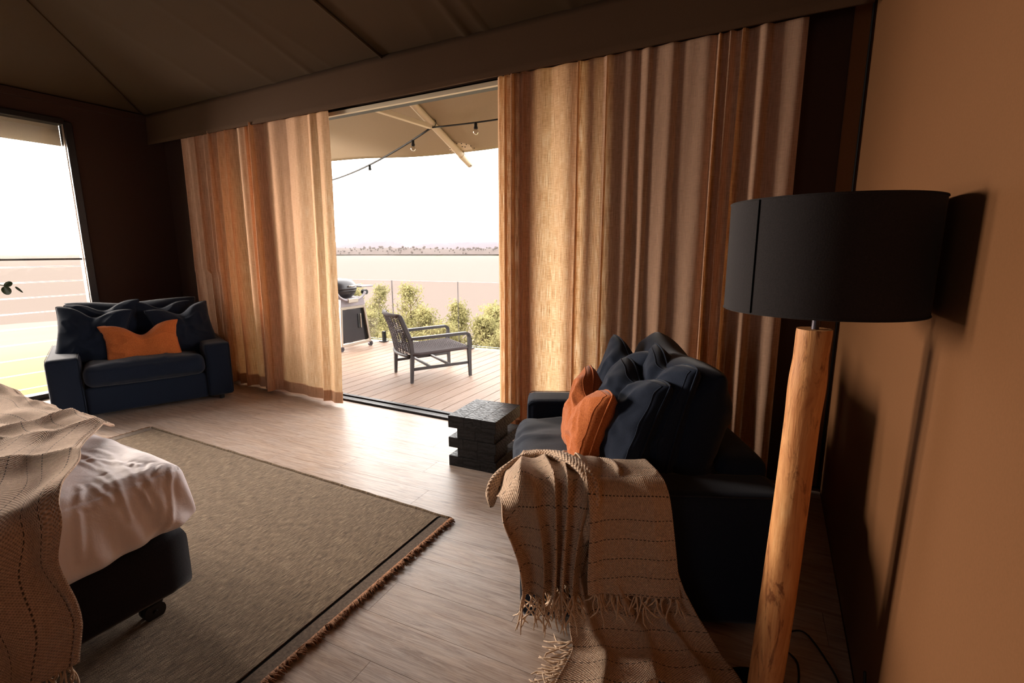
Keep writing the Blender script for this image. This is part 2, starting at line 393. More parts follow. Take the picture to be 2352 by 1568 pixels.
M['water'] = mat('silty_lake_water', (100, 91, 86), .8, 0, 0, 0, lambda nt, N, L, b: bump(N, L, b, noise(N, L, coords(N, L, 'Object', (.05, .4, 1)), 1, 3), .05, .2))
M['sand'] = mat('pale_shore_sand', (170, 140, 110), .9)
M['bush_far'] = mat('far_scrub', (66, 55, 50), .95, 0, .1)
M['hill'] = mat('far_hill', (74, 66, 72), .95, 0, .1)

# ================================================================== SETTING
YB = 3.17; XL = -6.0; XR = 0.33; YF = -3.6; ZE = 2.777
# floor with separate planks, laid three degrees off the wall line
fl = struct('floor', MB().box(((XL+XR)/2, (YB+YF)/2, -.03), (XR-XL+.2, YB-YF+.16, .036)), M['under'])
def clip(poly, x0, x1, y0, y1):
    for ax, v, sg in ((0, x0, 1), (0, x1, -1), (1, y0, 1), (1, y1, -1)):
        out = []
        for i, p in enumerate(poly):
            q = poly[(i+1) % len(poly)]; a = (p[ax]-v)*sg; b_ = (q[ax]-v)*sg
            if a >= 0: out.append(p)
            if (a >= 0) != (b_ >= 0): t = a/(a-b_); out.append((p[0]+(q[0]-p[0])*t, p[1]+(q[1]-p[1])*t))
        poly = out
        if len(poly) < 3: return None
    return poly
ang = math.radians(3); ca, sa = math.cos(ang), math.sin(ang); PWD, PLN = .18, 1.22
for r in range(-14, 22):
    off = (r*.43) % 1*PLN
    for k in range(-6, 4):
        x0 = k*PLN+off; y0 = r*PWD; g = .0006
        rect = [(x0+g, y0+g), (x0+PLN-g, y0+g), (x0+PLN-g, y0+PWD-g), (x0+g, y0+PWD-g)]
        poly = clip([(p[0]*ca-p[1]*sa, p[0]*sa+p[1]*ca) for p in rect], XL+.01, XR-.005, -1.1, YB-.075)
        if poly is None: continue
        cx = sum(p[0] for p in poly)/len(poly); cy = sum(p[1] for p in poly)/len(poly)
        mb = MB().prism([((p[0]-cx)*ca+(p[1]-cy)*sa, -(p[0]-cx)*sa+(p[1]-cy)*ca) for p in poly], -.006, 0)
        o = mb.build('plank', M['plank'], fl, world=False); o.location = (cx, cy, 0); o.rotation_euler = (0, 0, ang)
struct('wall_back', MB().box(((XL-5.35)/2, YB+.06, 1.55), (-5.35-XL, .12, 3.3)).box((-.35, YB+.06, 1.55), (1.36, .12, 3.3)).box((-3.2, YB+.06, 2.86), (4.4, .12, .68)), M['wall_shaded'])  # shadow beside the right curtain is painted as darker canvas
struct('lit_wall_strip', MB().box((.285, YB-.006, 1.45), (.088, .012, 2.9), .004), M['wall_tan'])  # added strip: lit edge beyond the curtain's shadow, painted in tan
# left wall with window hole y .45-2.30, z .02-2.56
WY0, WY1, WZ0, WZ1 = .30, 2.30, .05, 2.56
struct('wall_left', MB().box((XL-.05, (WY1+.06+YB)/2, 1.4), (.1, YB-WY1-.06, 2.8)).box((XL-.05, (WY0+YF)/2, 1.4), (.1, WY0-YF, 2.8)).box((XL-.05, (WY0+WY1+.06)/2, (WZ1+2.8)/2), (.1, WY1+.06-WY0, 2.8-WZ1)), M['wall_shaded'])
struct('wall_right', MB().box((XR+.05, (YB+YF)/2, 2.2), (.1, YB-YF+.3, 4.6)), M['wall_tan'])
struct('wall_front', MB().box(((XL+XR)/2, YF-.05, 2.2), (XR-XL, .1, 4.4)), M['wall_shaded'])
struct('trim_1', MB().box((XL+.015, (WY1+.06+YB)/2, 2.74), (.03, YB-WY1+1.2, .06)), M['wall_shaded'])
struct('trim_2', MB().tube([(XR-.012, YB-.012, 0), (XR-.012, YB-.012, 2.9)], .006), M['black_rubber'])
# canvas ceiling: back slope and left slope meeting in a hip
def ceil_z(x, y):
    zb = ZE+.235*(YB-.17-y); zl = ZE+.235*(x-XL); zf = ZE+.235*(y-YF)
    return np.minimum(np.minimum(zb, zl), np.minimum(zf, 3.6))
gx = np.linspace(XL, XR, 260); gy = np.linspace(YF, YB, 260); X, Y = np.meshgrid(gx, gy, indexing='ij'); Z = ceil_z(X, Y)
back = (YB-.17-Y) < (X-XL)
for xs, k, wd, dp in ((-3.9, .10, .03, .006), (-3.45, .12, .03, .007), (-3.2, -.05, .02, .004), (-1.95, .06, .025, .012), (-1.80, .0, .02, .008), (-2.2, .18, .03, .004), (-1.2, .02, .03, .006), (-4.6, .2, .04, .005)):
    c_ = xs+k*(3.0-Y); Z = Z+np.where(back, -dp*np.exp(-((X-c_)/wd)**2)*np.exp(-np.maximum(3.0-Y, 0)/1.6), 0)
Z += .004*fbm(X, Y, 3, 3, 1.6)
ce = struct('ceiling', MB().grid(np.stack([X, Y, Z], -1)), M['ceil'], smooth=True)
for xs in (-2.69, -.3):
    MB().tube([(xs, 3.0-t, float(ceil_z(xs, 3.0-t))-.012) for t in np.linspace(-.1, 2.6, 8)], .011, 6).build('seam', M['ceil'], ce, smooth=True)
MB().tube([(XL+t, 3.0-t, float(ceil_z(XL+t, 3.0-t))-.010) for t in np.linspace(0, 3.2, 8)], .006, 6).build('hip_seam', M['ceil'], ce, smooth=True)
# pelmet in front of the curtains
n = 150; xs = np.linspace(XL+.0, .302, n); zs = np.linspace(2.484, 2.777, 8); Xp, Zp = np.meshgrid(xs, zs, indexing='ij')
Yp = 3.0+.006*fbm(Xp*2, Zp*1.2, 5, 3, 1.0)-.006*np.exp(-((Zp-2.49)/.02)**2)
pl = MB().grid(np.stack([Xp, Yp, Zp+.004*fbm(Xp, Zp*0, 6, 2, 1.2)], -1)).build('curtain_pelmet', M['pelmet'], smooth=True); pl.modifiers.new('t', 'SOLIDIFY').thickness = .016
tag(pl, 'long brown canvas pelmet running above both curtains', 'pelmet')
# curtain track and sliding door frame
d1 = struct('door_1', MB().box((-3.17, YB+.06, 2.515), (4.36, .12, .03)), M['bronze'])
MB().box((-3.17, YB-.02, 2.492), (4.3, .03, .03)).build('track', M['cream_metal'], d1)
MB().box((-3.17, YB+.02, 2.500), (4.3, .03, .02)).build('track_channel', M['black_metal'], d1)
MB().box((-3.17, YB-.045, .006), (4.36, .035, .022)).box((-3.17, YB+.005, .002), (4.36, .02, .014)).box((-3.17, YB+.045, .006), (4.36, .018, .022)).box((-3.17, YB+.09, .0), (4.36, .02, .012)).build('sill', M['bronze'], d1)
MB().box((-3.17, YB+.02, -.012), (4.36, .17, .012)).build('sill_base', M['black_metal'], d1)
MB().box((-5.33, YB+.06, 1.25), (.05, .1, 2.5)).build('jamb', M['bronze'], d1)
MB().box((-1.01, YB+.06, 1.25), (.05, .1, 2.5)).build('jamb', M['bronze'], d1)
# unseen tinted leaves added behind the left curtain to cut its daylight
for x0_, x1_, yy_ in ((-5.28, -3.80, YB+.045), (-5.20, -3.76, YB+.085)):
    lf_ = MB().box((x0_+.03, yy_, 1.25), (.06, .03, 2.44)).box((x1_-.03, yy_, 1.25), (.06, .03, 2.44)).box(((x0_+x1_)/2, yy_, 2.45), (x1_-x0_, .03, .06)).box(((x0_+x1_)/2, yy_, .06), (x1_-x0_, .03, .08)).build('dimming_leaf', M['bronze'], d1)
    MB().box(((x0_+x1_)/2, yy_, 1.25), (x1_-x0_-.12, .006, 2.34)).build('pane', M['glass_tint'], lf_)
# louvre window
wf = MB()
for y0, y1 in ((WY1, WY1+.06), (1.42, 1.48), (WY0, WY0+.05)): wf.box((XL-.03, (y0+y1)/2, (WZ0+WZ1)/2), (.12, y1-y0, WZ1-WZ0), .004)
wf.box((XL-.03, (WY0+WY1)/2, WZ1-.0), (.12, WY1-WY0, .05), .004).box((XL-.03, (WY0+WY1)/2, .025), (.12, WY1-WY0+.06, .05), .004)
win = struct('window_1', wf, M['bronze'])
MB().box((XL-.06, (WY0+WY1)/2, 1.297), (.02, WY1-WY0, .018)).build('transom', M['bronze'], win)
MB().box((XL+.012, WY1-.012, 1.3), (.02, .01, 2.5), .002).build('louvre_gallery', M['steel'], win)
MB().box((XL-.10, 1.3, 2.45), (.01, 2.0, .19)).build('outer_blind', M['awning'], win)
for bay in ((1.48, WY1-.005), (WY0+.05, 1.42)):
    pb = None
    for k in range(18):
        zc = 2.416-.1388*k-.006
        if pb is None:
            mb = MB().box((0, 0, 0), (.007, bay[1]-bay[0], .150), 0, (0, math.radians(9), 0))
            mb.mi = [0]*len(mb.f)
            # ground lower and upper edges
            for i, f in enumerate(mb.f):
                zz = [mb.v[q][2] for q in f]
                if max(zz)-min(zz) < .01: mb.mi[i] = 1
            pb = mb.build('louvre_blade', [M['glass'], M['glass_edge']], win, world=False); o = pb
        else: o = pb.copy(); COL.objects.link(o); o.parent = win
        o.location = (XL-.02, (bay[0]+bay[1])/2, zc)
        if bay[0] > 1:
            MB().box((XL+.002, WY1-.018, zc+.07), (.022, .018, .016), .002).build('louvre_clip', M['steel'], o, world=False) if False else None

# ================================================================== OUTSIDE
GA = (-6.12, 5.52); GB = (-3.48, 5.76); gdx, gdy = (GB[0]-GA[0], GB[1]-GA[1]); gl = math.hypot(gdx, gdy); gdx /= gl; gdy /= gl
def gy_at(x): return GA[1]+(x-GA[0])*gdy/gdx
dk = MB().box((-3.2, 4.55, -.09), (9.4, 2.5, .06)).build('deck_subframe', M['under']); dk.name = 'floor_deck'; dk['kind'] = 'structure'
bw = .137; x = -7.9
while x < 1.3:
    o = MB().prism([(-bw/2+.002, 0), (bw/2-.002, 0), (bw/2-.002, gy_at(x+bw/2)+.08-3.27), (-bw/2+.002, gy_at(x-bw/2)+.08-3.27)], -.022, 0).build('deck_board', M['deck'], dk, world=False)
    o.location = (x, 3.27, -.004); x += bw+.004
# glass balustrade
bal = thing('glass_balustrade', 'frameless clear glass balustrade along the outer edge of the deck', 'balustrade', (GA[0], GA[1], 0))
def gp(px_x, t=0): return px_x
joints = [-7.4, -6.25, -5.05, -3.93, -2.75, -1.6]
for a, b in zip(joints[:-1], joints[1:]):
    a_, b_ = a+.006, b-.006
    mb = MB().bar((a_, gy_at(a_), .49), (b_, gy_at(b_), .49), .012, .90, 0)
    mb.mi = [0]*len(mb.f)
    for i, f in enumerate(mb.f):
        xx = [mb.v[q][0] for q in f]
        if max(xx)-min(xx) < .05: mb.mi[i] = 1
    mb.build('glass_panel', [M['glass2'], M['greymetal']], bal)
    for xx in (a+.18, b-.18):
        MB().box((xx, gy_at(xx)-.01, .085), (.05, .045, .15), .004).box((xx, gy_at(xx)-.02, .008), (.11, .11, .012), .003).build('spigot', M['black_metal'], bal)
MB().bar((-7.8, gy_at(-7.8)+.06, -.03), (-1.2, gy_at(-1.2)+.06, -.03), .03, .06).build('edge_trim', M['cream_metal'], bal)
# awning canvas
def aw_y(x):
    d = min(abs(x+3.24), abs(x+.6)); return 4.88-.14*math.sin(min(d, 2.6)/2.6*PI/2)
nx, ny = 90, 26; P = np.zeros((nx, ny, 3))
for i, xx in enumerate(np.linspace(-8.2, 1.6, nx)):
    for j, t in enumerate(np.linspace(0, 1, ny)):
        ye = aw_y(xx); yy = 3.3+(ye-3.3)*t; d = min(abs(xx+3.24), abs(xx+.6))
        P[i, j] = (xx, yy, 3.155-.405*(yy-3.17)-.03*min(d, 1.2)*t*0-.02*math.sin(min(d, 1.3)/1.3*PI)*t)
P[:, :, 2] += .004*fbm(P[:, :, 0], P[:, :, 1], 9, 3, 2.2)
aw = thing('awning', 'taut tan canvas awning stretched over the deck', 'awning', (-3.24, 3.3, 2.9))
cv = MB().grid(P).build('canopy', M['awning'], aw, smooth=True); cv.modifiers.new('t', 'SOLIDIFY').thickness = .004
def raft_z(y): return 2.776-.41*(y-4)-.0
MB().tube([(-3.24, 3.30, raft_z(3.30)-.0), (-3.24, 5.0, raft_z(5.0))], .037, 14).build('rafter', M['cream_metal'], aw, smooth=40)
MB().tube([(-3.24, 4.84, raft_z(4.84)), (-3.24, 5.03, raft_z(5.03))], .041, 14).build('rafter_sleeve', M['cream_metal'], aw, smooth=40)
MB().bar((-3.24, 4.30, raft_z(4.30)-.035), (-3.37, 3.62, 2.648), .045, .045, .004).bar((-3.37, 3.62, 2.648), (-3.44, 3.24, 2.66), .045, .045, .004).build('strut', M['cream_metal'], aw)
MB().bar((-1.86, 4.05, 2.655), (-2.04, 3.30, 2.70), .045, .045, .004).build('strut', M['cream_metal'], aw)
MB().tube([(-.6, 3.30, raft_z(3.30)), (-.6, 5.0, raft_z(5.0))], .037, 12).build('rafter', M['cream_metal'], aw, smooth=40)
# half round reinforcing patch with eyelets
mb = MB(); ce_y = 4.83; R_ = .17
pts = [(-3.20+R_*math.cos(a), ce_y-R_*math.sin(a)*.8) for a in np.linspace(0, PI, 14)]
def pz(x, y): return 3.155-.405*(y-3.17)-.008
vs = [(x, y, pz(x, y)) for x, y in pts]+[(x, y, pz(x, y)-.004) for x, y in pts]; nn = len(pts)
mb.add(vs, [tuple(range(nn)), tuple(range(2*nn-1, nn-1, -1))]+[(i, i+nn, (i+1) % nn+nn, (i+1) % nn) for i in range(nn)])
pt = mb.build('corner_patch', M['cream_metal'], aw)
for a in np.linspace(.15, PI-.15, 9):
    for rr in (R_*.93, R_*.55):
        if rr < R_*.6 and int(a*10) % 2: continue
        x_, y_ = -3.20+rr*math.cos(a), ce_y-rr*math.sin(a)*.8
        MB().tube([(x_, y_, pz(x_, y_)-.003), (x_, y_, pz(x_, y_)-.009)], .007, 8).build('eyelet', M['black_metal'], pt)
MB().tube([(-3.20, 4.86, 2.44), (-3.235, 4.97, 2.36), (-3.20, 5.0, 2.33)], .004, 6).build('guy_wire', M['greymetal'], aw)
# string of lights
def catn(a, b, sag, n=14):
    return [Vector(a).lerp(Vector(b), t)-Vector((0, 0, sag*4*t*(1-t))) for t in np.linspace(0, 1, n)]
J = Vector((-3.235, 4.30, raft_z(4.30)-.045))
c1 = catn(J, (-7.2, 5.6, 2.42), .16, 24); c2 = catn(J, (-.62, 4.4, 2.72), .05, 16)
st = thing('festoon_light_string', 'black cable of clear round bulbs tied to the awning pole', 'string lights', tuple(J))
MB().tube(c1, .011, 6).tube(c2, .008, 6).build('cable', M['black_rubber'], st, smooth=True)
MB().tube([J+Vector((.045*math.cos(a), .02*math.cos(a), .045+.048*math.sin(a))) for a in np.linspace(0, 2*PI, 14)][:-1], .004, 5, True).build('cable_tie', M['black_rubber'], st)
def curve_at(c, s_):
    i = s_*(len(c)-1); k = min(int(i), len(c)-2); return c[k].lerp(c[k+1], i-k)
M['bulb'] = mat('bulb_glass', build=lambda nt, N, L, b: f_glass(nt, N, L, b, (.86, .84, .82, 1)))
for c, s_ in ((c1, .085), (c1, .32), (c1, .66), (c2, .20), (c2, .62)):
    p = curve_at(c, s_)
    so = MB().lathe([(.012, 0), (.016, -.006), (.016, -.035), (.02, -.042), (.02, -.06), (.012, -.062)], tuple(p), 14).build('lamp_socket', M['black_rubber'], st, smooth=40)
    prof = [(.012, -.06)]+[(.026*math.sin(a)+.001, -.085-.026*math.cos(a)*-1*-1) for a in np.linspace(.5, PI-.02, 10)]
    prof = [(.012, -.058)]+[(.027*math.sin(a)+.001, -.086+.027*math.cos(a)) for a in np.linspace(.45, PI-.05, 10)]
    MB().lathe(prof, tuple(p), 16).build('bulb', M['bulb'], so, smooth=True)

# outdoor lounge chair
oc = thing('outdoor_lounge_chair', 'charcoal outdoor lounge chair with woven cord seat on the deck', 'chair', (-3.49, 4.02, -.004), math.radians(-31.5))
K = M['chair_frame']
def leg(x0, y0, x1, y1, zt, wt=.042, wb=.028):
    mb = MB(); v = []
    for (x_, y_, z_, w_) in ((x1, y1, 0.006, wb), (x0, y0, zt, wt)): v += [(x_-w_/2, y_-w_/2, z_), (x_+w_/2, y_-w_/2, z_), (x_+w_/2, y_+w_/2, z_), (x_-w_/2, y_+w_/2, z_)]
    mb.add(v, [(3, 2, 1, 0), (4, 5, 6, 7), (0, 1, 5, 4), (1, 2, 6, 5), (2, 3, 7, 6), (3, 0, 4, 7)]); return mb
for sx in (-.28, .28):
    o = leg(sx, .0, sx, -.015, .33).build('leg', K, oc, world=False); MB().box((sx, -.015, .003), (.022, .022, .006)).build('foot_pad', M['steel'], o, world=False)
    o = leg(sx*1.06, .64, sx*1.06, .65, .34, .04, .028).build('leg', K, oc, world=False); MB().box((sx*1.06, .65, .003), (.022, .022, .006)).build('foot_pad', M['steel'], o, world=False)
    MB().bar((sx, 0, .31), (sx, -.015, .46), .035, .05, .006, (0, 1, 0)).bar((sx, -.012, .45), (sx*.98, -.115, .715), .035, .05, .008, (0, 1, 0)).build('back_post', K, oc, world=False, label='cord-wrapped back post')
    pa = [(sx*1.0, -.0, .475), (sx*1.03, .12, .478), (sx*1.06, .58, .488)]+[(sx*1.06, .60+.045*math.sin(a), .443+.045*math.cos(a)) for a in np.linspace(.1, PI/2, 6)]+[(sx*1.06, .645, .33)]
    mb = MB()
    for i in range(len(pa)-1): mb.bar(pa[i], pa[i+1], .042, .03, 0, (1, 0, 0)) if False else mb.bar(Vector(pa[i])-(Vector(pa[i+1])-Vector(pa[i])).normalized()*.003, Vector(pa[i+1])+(Vector(pa[i+1])-Vector(pa[i])).normalized()*.003, .03, .042, 0, (1, 0, 0))
    mb.build('armrest', K, oc, world=False)
    MB().bar((sx, .01, .15), (sx*1.05, .64, .16), .022, .03, .003).build('stretcher', K, oc, world=False)
for yy in (.20, .42): MB().bar((-.285, yy, .155), (.285, yy, .155), .026, .024, .003).build('stretcher', K, oc, world=False)
# rails and woven panels
def backpt(u, v):      # u -1..1 across, v 0..1 up
    y = -.015-.10*v**1.3-.055*(1-u*u)*1.0; return Vector((u*.275, y, .30+.41*v))
MB().tube([backpt(u, 1.0)+Vector((0, 0, .005)) for u in np.linspace(-1, 1, 12)], .021, 10).build('top_rail', M['cord'], oc, world=False, smooth=True)
MB().tube([backpt(u, 0)+Vector((0, 0, -.01)) for u in np.linspace(-1, 1, 12)], .019, 10).build('seat_rail', K, oc, world=False, smooth=True)
mb = MB()
for u in np.linspace(-.93, .93, 19): mb.tube([backpt(u, v)+Vector((0, .003*math.sin(v*60+u*30), 0)) for v in np.linspace(0, 1, 12)], .0046, 4)
for k, v in enumerate(np.linspace(.04, .97, 22)): mb.tube([backpt(u, v)+Vector((0, .005*(-1)**k*math.cos(u*30), .004*math.sin(u*30))) for u in np.linspace(-1, 1, 20)], .0046, 4)
mb.build('woven_back', M['cord'], oc, world=False, smooth=True, kind='stuff')
mb = MB()
def seatpt(u, v): return Vector((u*(.285+.012*v), .0+.63*v, .315+.02*v-.03*math.cos(u*PI/2)*math.sin(min(v*1.1, 1)*PI)))
for k, v in enumerate(np.linspace(.01, 1, 46)): mb.tube([seatpt(u, v)+Vector((0, 0, .006*math.sin(u*40+k*PI))) for u in np.linspace(-1.02, 1.02, 40)], .0072, 5)
for u in np.linspace(-1, 1, 32): mb.tube([seatpt(u, v)-Vector((0, 0, .004)) for v in np.linspace(0, 1, 14)], .006, 4)
for s_ in (-1, 1): mb.tube([seatpt(s_, v)-Vector((0, 0, .008)) for v in np.linspace(0, 1, 10)], .019, 8)
mb.tube([seatpt(u, 1)-Vector((0, 0, .008)) for u in np.linspace(-1, 1, 10)], .019, 8)
mb.build('woven_seat', M['cord'], oc, world=False, smooth=True, kind='stuff')
MB().box((.28, -.028, .318), (.03, .004, .008)).build('seat_bracket', M['steel'], oc, world=False)

# kettle barbecue on a cart
bb = thing('barbecue', 'charcoal gas barbecue with domed lid on a steel wheeled cart', 'barbecue', (-5.19, 4.98, -.004))
ST = M['steel']
FX = 0.0
def fr_y(s_, z): return s_*(.275-.10*(z/.62)*(1 if s_ > 0 else .3))
for s_ in (-1, 1):
    MB().bar((FX, fr_y(s_, .07), .07), (FX, fr_y(s_, .62), .62), .04, .035, .004).build('leg', ST, bb, world=False)
    MB().bar((FX-.42, fr_y(s_, .07), .07), (FX-.36, fr_y(s_, .62), .62), .04, .035, .004).build('leg', ST, bb, world=False)
    mb = MB(); y0, y1 = fr_y(s_, .09), fr_y(s_, .6)
    mb.add([(FX-.40, y0, .09), (FX, y0, .09), (FX, y1, .6), (FX-.34, y1, .6), (FX-.40, y0-s_*.01, .09), (FX, y0-s_*.01, .09), (FX, y1-s_*.01, .6), (FX-.34, y1-s_*.01, .6)], [(0, 1, 2, 3), (7, 6, 5, 4), (0, 4, 5, 1), (1, 5, 6, 2), (2, 6, 7, 3), (3, 7, 4, 0)])
    mb.build('side_panel', M['black_metal'], bb, world=False)
    for xx in (FX, FX-.40): 
        wh = MB().tube([(xx-.015, fr_y(s_, 0), .038), (xx+.015, fr_y(s_, 0), .038)], .036, 18).build('wheel', M['greymetal'], bb, world=False, smooth=40)
        MB().tube([(xx+.014, fr_y(s_, 0), .038), (xx+.02, fr_y(s_, 0), .038)], .014, 12).build('hub', M['black_rubber'], wh, world=False)
MB().bar((FX, -.27, .085), (FX, .27, .085), .035, .04, .004).build('lower_rail', ST, bb, world=False)
MB().bar((FX, -.24, .60), (FX, .18, .60), .035, .04, .004).build('upper_rail', ST, bb, world=False)
dr = MB().add([(FX-.004, -.235, .115), (FX-.004, .16, .115), (FX-.004, .10, .575), (FX-.004, -.235, .575), (FX+.012, -.235, .115), (FX+.012, .16, .115), (FX+.012, .10, .575), (FX+.012, -.235, .575)], [(3, 2, 1, 0), (4, 5, 6, 7), (0, 1, 5, 4), (1, 2, 6, 5), (2, 3, 7, 6), (3, 0, 4, 7)]).build('door', M['bbq_paint'], bb, world=False)
MB().box((FX+.026, .085, .40), (.016, .016, .2), .004).build('door_handle', ST, dr, world=False)
MB().box((FX+.016, .055, .40), (.01, .03, .2), .003).build('handle_recess', M['black_rubber'], dr, world=False)
MB().add([(FX-.02, .17, .11), (FX-.02, .245, .11), (FX-.02, .18, .57), (FX-.02, .11, .57), (FX-.01, .17, .11), (FX-.01, .245, .11), (FX-.01, .18, .57), (FX-.01, .11, .57)], [(3, 2, 1, 0), (4, 5, 6, 7), (0, 1, 5, 4), (1, 2, 6, 5), (2, 3, 7, 6), (3, 0, 4, 7)]).build('dark_infill', M['black_metal'], bb, world=False)
MB().add([(FX-.38, -.26, .62), (FX+.02, -.26, .62), (FX+.02, .19, .62), (FX-.38, .19, .62), (FX-.36, -.23, .74), (FX+.02, -.25, .72), (FX+.02, .16, .74), (FX-.36, .15, .74)], [(3, 2, 1, 0), (4, 5, 6, 7), (0, 1, 5, 4), (1, 2, 6, 5), (2, 3, 7, 6), (3, 0, 4, 7)]).build('cart_shoulder', M['bbq_grey'], bb, world=False)
BC = (-.17, -.09)
prof = [(.02, .715), (.10, .72), (.17, .745), (.215, .785), (.235, .83), (.238, .845)]
MB().lathe(prof, (BC[0], BC[1], 0), 40, .92, 1.0).build('bowl', M['bbq_paint'], bb, world=False, smooth=True)
lid = MB().lathe([(.243, .845), (.243, .87), (.225, .925), (.185, .968), (.12, .99), (.02, .995)], (BC[0], BC[1], 0), 40, .92, 1.0).build('lid', M['bbq_paint'], bb, world=False, smooth=True)
MB().tube([(BC[0]+.215, BC[1]-.04, .895), (BC[0]+.26, BC[1]-.035, .90), (BC[0]+.255, BC[1]+.15, .915), (BC[0]+.19, BC[1]+.15, .905)], .011, 8).build('lid_handle', ST, lid, world=False, smooth=True)
MB().box((BC[0]+.0, BC[1], .997), (.05, .06, .012), .004).build('lid_vent', ST, lid, world=False)
MB().tube([(BC[0]+.23, BC[1]+.26*math.sin(a), .84-.14*math.cos(a)) for a in np.linspace(-1.35, 1.35, 20)], .018, 8).build('cradle', M['bbq_grey'], bb, world=False, smooth=True)
MB().box((BC[0]+.25, BC[1]+.0, .705), (.03, .17, .06), .006).build('front_plate', ST, bb, world=False)
MB().tube([(BC[0]+.15, BC[1]+.29, .80), (BC[0]+.22, BC[1]+.29, .80)], .036, 14).build('gas_knob', M['black_rubber'], bb, world=False, smooth=40)
MB().box((BC[0]+.0, BC[1]+.40, .872), (.28, .24, .02), .006).box((BC[0]+.0, BC[1]+.27, .872), (.05, .1, .02)).build('side_shelf', M['bbq_grey'], bb, world=False)
MB().box((BC[0]+.0, BC[1]-.40, .872), (.28, .24, .02), .006).build('side_shelf', M['bbq_grey'], bb, world=False)

# landscape
def ground_z(x, y):
    r = np.maximum(np.hypot(x+2, y-2)-4, 0); f = sst(.95, 1.15, np.arctan2(-np.asarray(x, float), np.asarray(y, float))); return -1.1-(.16-.075*f)*r-.0*r
gx = np.linspace(-260, 240, 130); gy = np.linspace(-60, 200, 90)
gx = np.sign(gx)*np.abs(gx/260)**1.6*260-2; gy = np.sign(gy)*np.abs(gy/200)**1.6*200
X, Y = np.meshgrid(gx, gy, indexing='ij'); Z = ground_z(X, Y)+.12*fbm(X, Y, 12, 3, .35)
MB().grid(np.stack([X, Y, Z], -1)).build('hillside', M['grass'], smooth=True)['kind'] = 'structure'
MB().add([(-9000, -3000, -11.5), (6000, -3000, -11.5), (6000, 9000, -11.5), (-9000, 9000, -11.5)], [(0, 1, 2, 3)]).build('lake', M['water'])['kind'] = 'structure'
def ridge(name, x0, x1, y0, slope, depth, hf, base, m, n=220, k=10):
    xs = np.linspace(x0, x1, n); P = np.zeros((n, k, 3))
    for i, x_ in enumerate(xs):
        h = hf(x_); yy = y0+slope*x_
        for j in range(k):
            t = j/(k-1); P[i, j] = (x_, yy+depth*t, base+h*math.sin(t*PI)**.8)
    o = MB().grid(P).build(name, m, smooth=True); o['kind'] = 'structure'; return o
SH = 1350
ridge('far_shore', -3500, 1200, SH, .0, 420, lambda x_: 11.5+2.5*math.sin(x_*.004)+1.5*math.sin(x_*.013), -14, M['sand'], 160)
f1 = lambda x_: 17+9*sst(-950, -1300, x_)+2.6*float(fbm(np.array(x_), np.array(0.), 21, 5, .012))
ridge('scrub_hill', -3500, 1200, SH+25, 0, 300, f1, -6, M['bush_far'], 900, 12)
f2 = lambda x_: max(4, 95+32*float(fbm(np.array(x_), np.array(0.), 33, 4, .0016))+20*sst(-2600, -1500, x_)+40*sst(-4600, -5200, x_))
ridge('distant_range', -5200, 2000, 2450, .0, 500, lambda x_: .66*f2(x_*2.1)+6, -12, M['hill'], 300)
# far trees on the crest
fc = MB(); rr = random.Random(5)
for k in range(260):
    x_ = rr.uniform(-1700, -150); y_ = SH+rr.uniform(20, 160); h = rr.uniform(5, 11); zb = -6+f1(x_)*math.sin((y_-SH-25)/300*PI if y_ > SH+25 else .05)**.8
    r_ = h*rr.uniform(.35, .6); vs = []; fs = []
    for a, b_ in ((0, .2), (.9, .5), (.75, .85), (0, 1.0)):
        for q in range(7): t = 2*PI*q/7+rr.uniform(-.2, .2); vs.append((x_+r_*a*math.cos(t)*rr.uniform(.8, 1.2), y_+r_*a*math.sin(t), zb-1+h*b_))
    for a in range(3):
        for q in range(7): fs.append((a*7+q, a*7+(q+1) % 7, a*7+7+(q+1) % 7, a*7+7+q))
    fc.add(vs, fs)
o = fc.build('far_tree_line', M['bush_far'], smooth=True); tag(o, 'hazy band of scrubby trees on the far lake shore', 'trees'); o['kind'] = 'stuff'
# haze over the lake
hz = MB().box((-1500, 3560, 120), (14000, 7000, 560)).build('lake_haze', None)
hm = bpy.data.materials.new('haze'); hm.use_nodes = True; N = hm.node_tree.nodes; N.clear(); ho = N.new('ShaderNodeOutputMaterial'); hv = N.new('ShaderNodeVolumeScatter')
hv.inputs['Density'].default_value = .00003; hv.inputs['Color'].default_value = (1, .95, .92, 1); hm.node_tree.links.new(hv.outputs[0], ho.inputs['Volume'])
hz.data.materials.clear(); hz.data.materials.append(hm); hz['kind'] = 'structure'

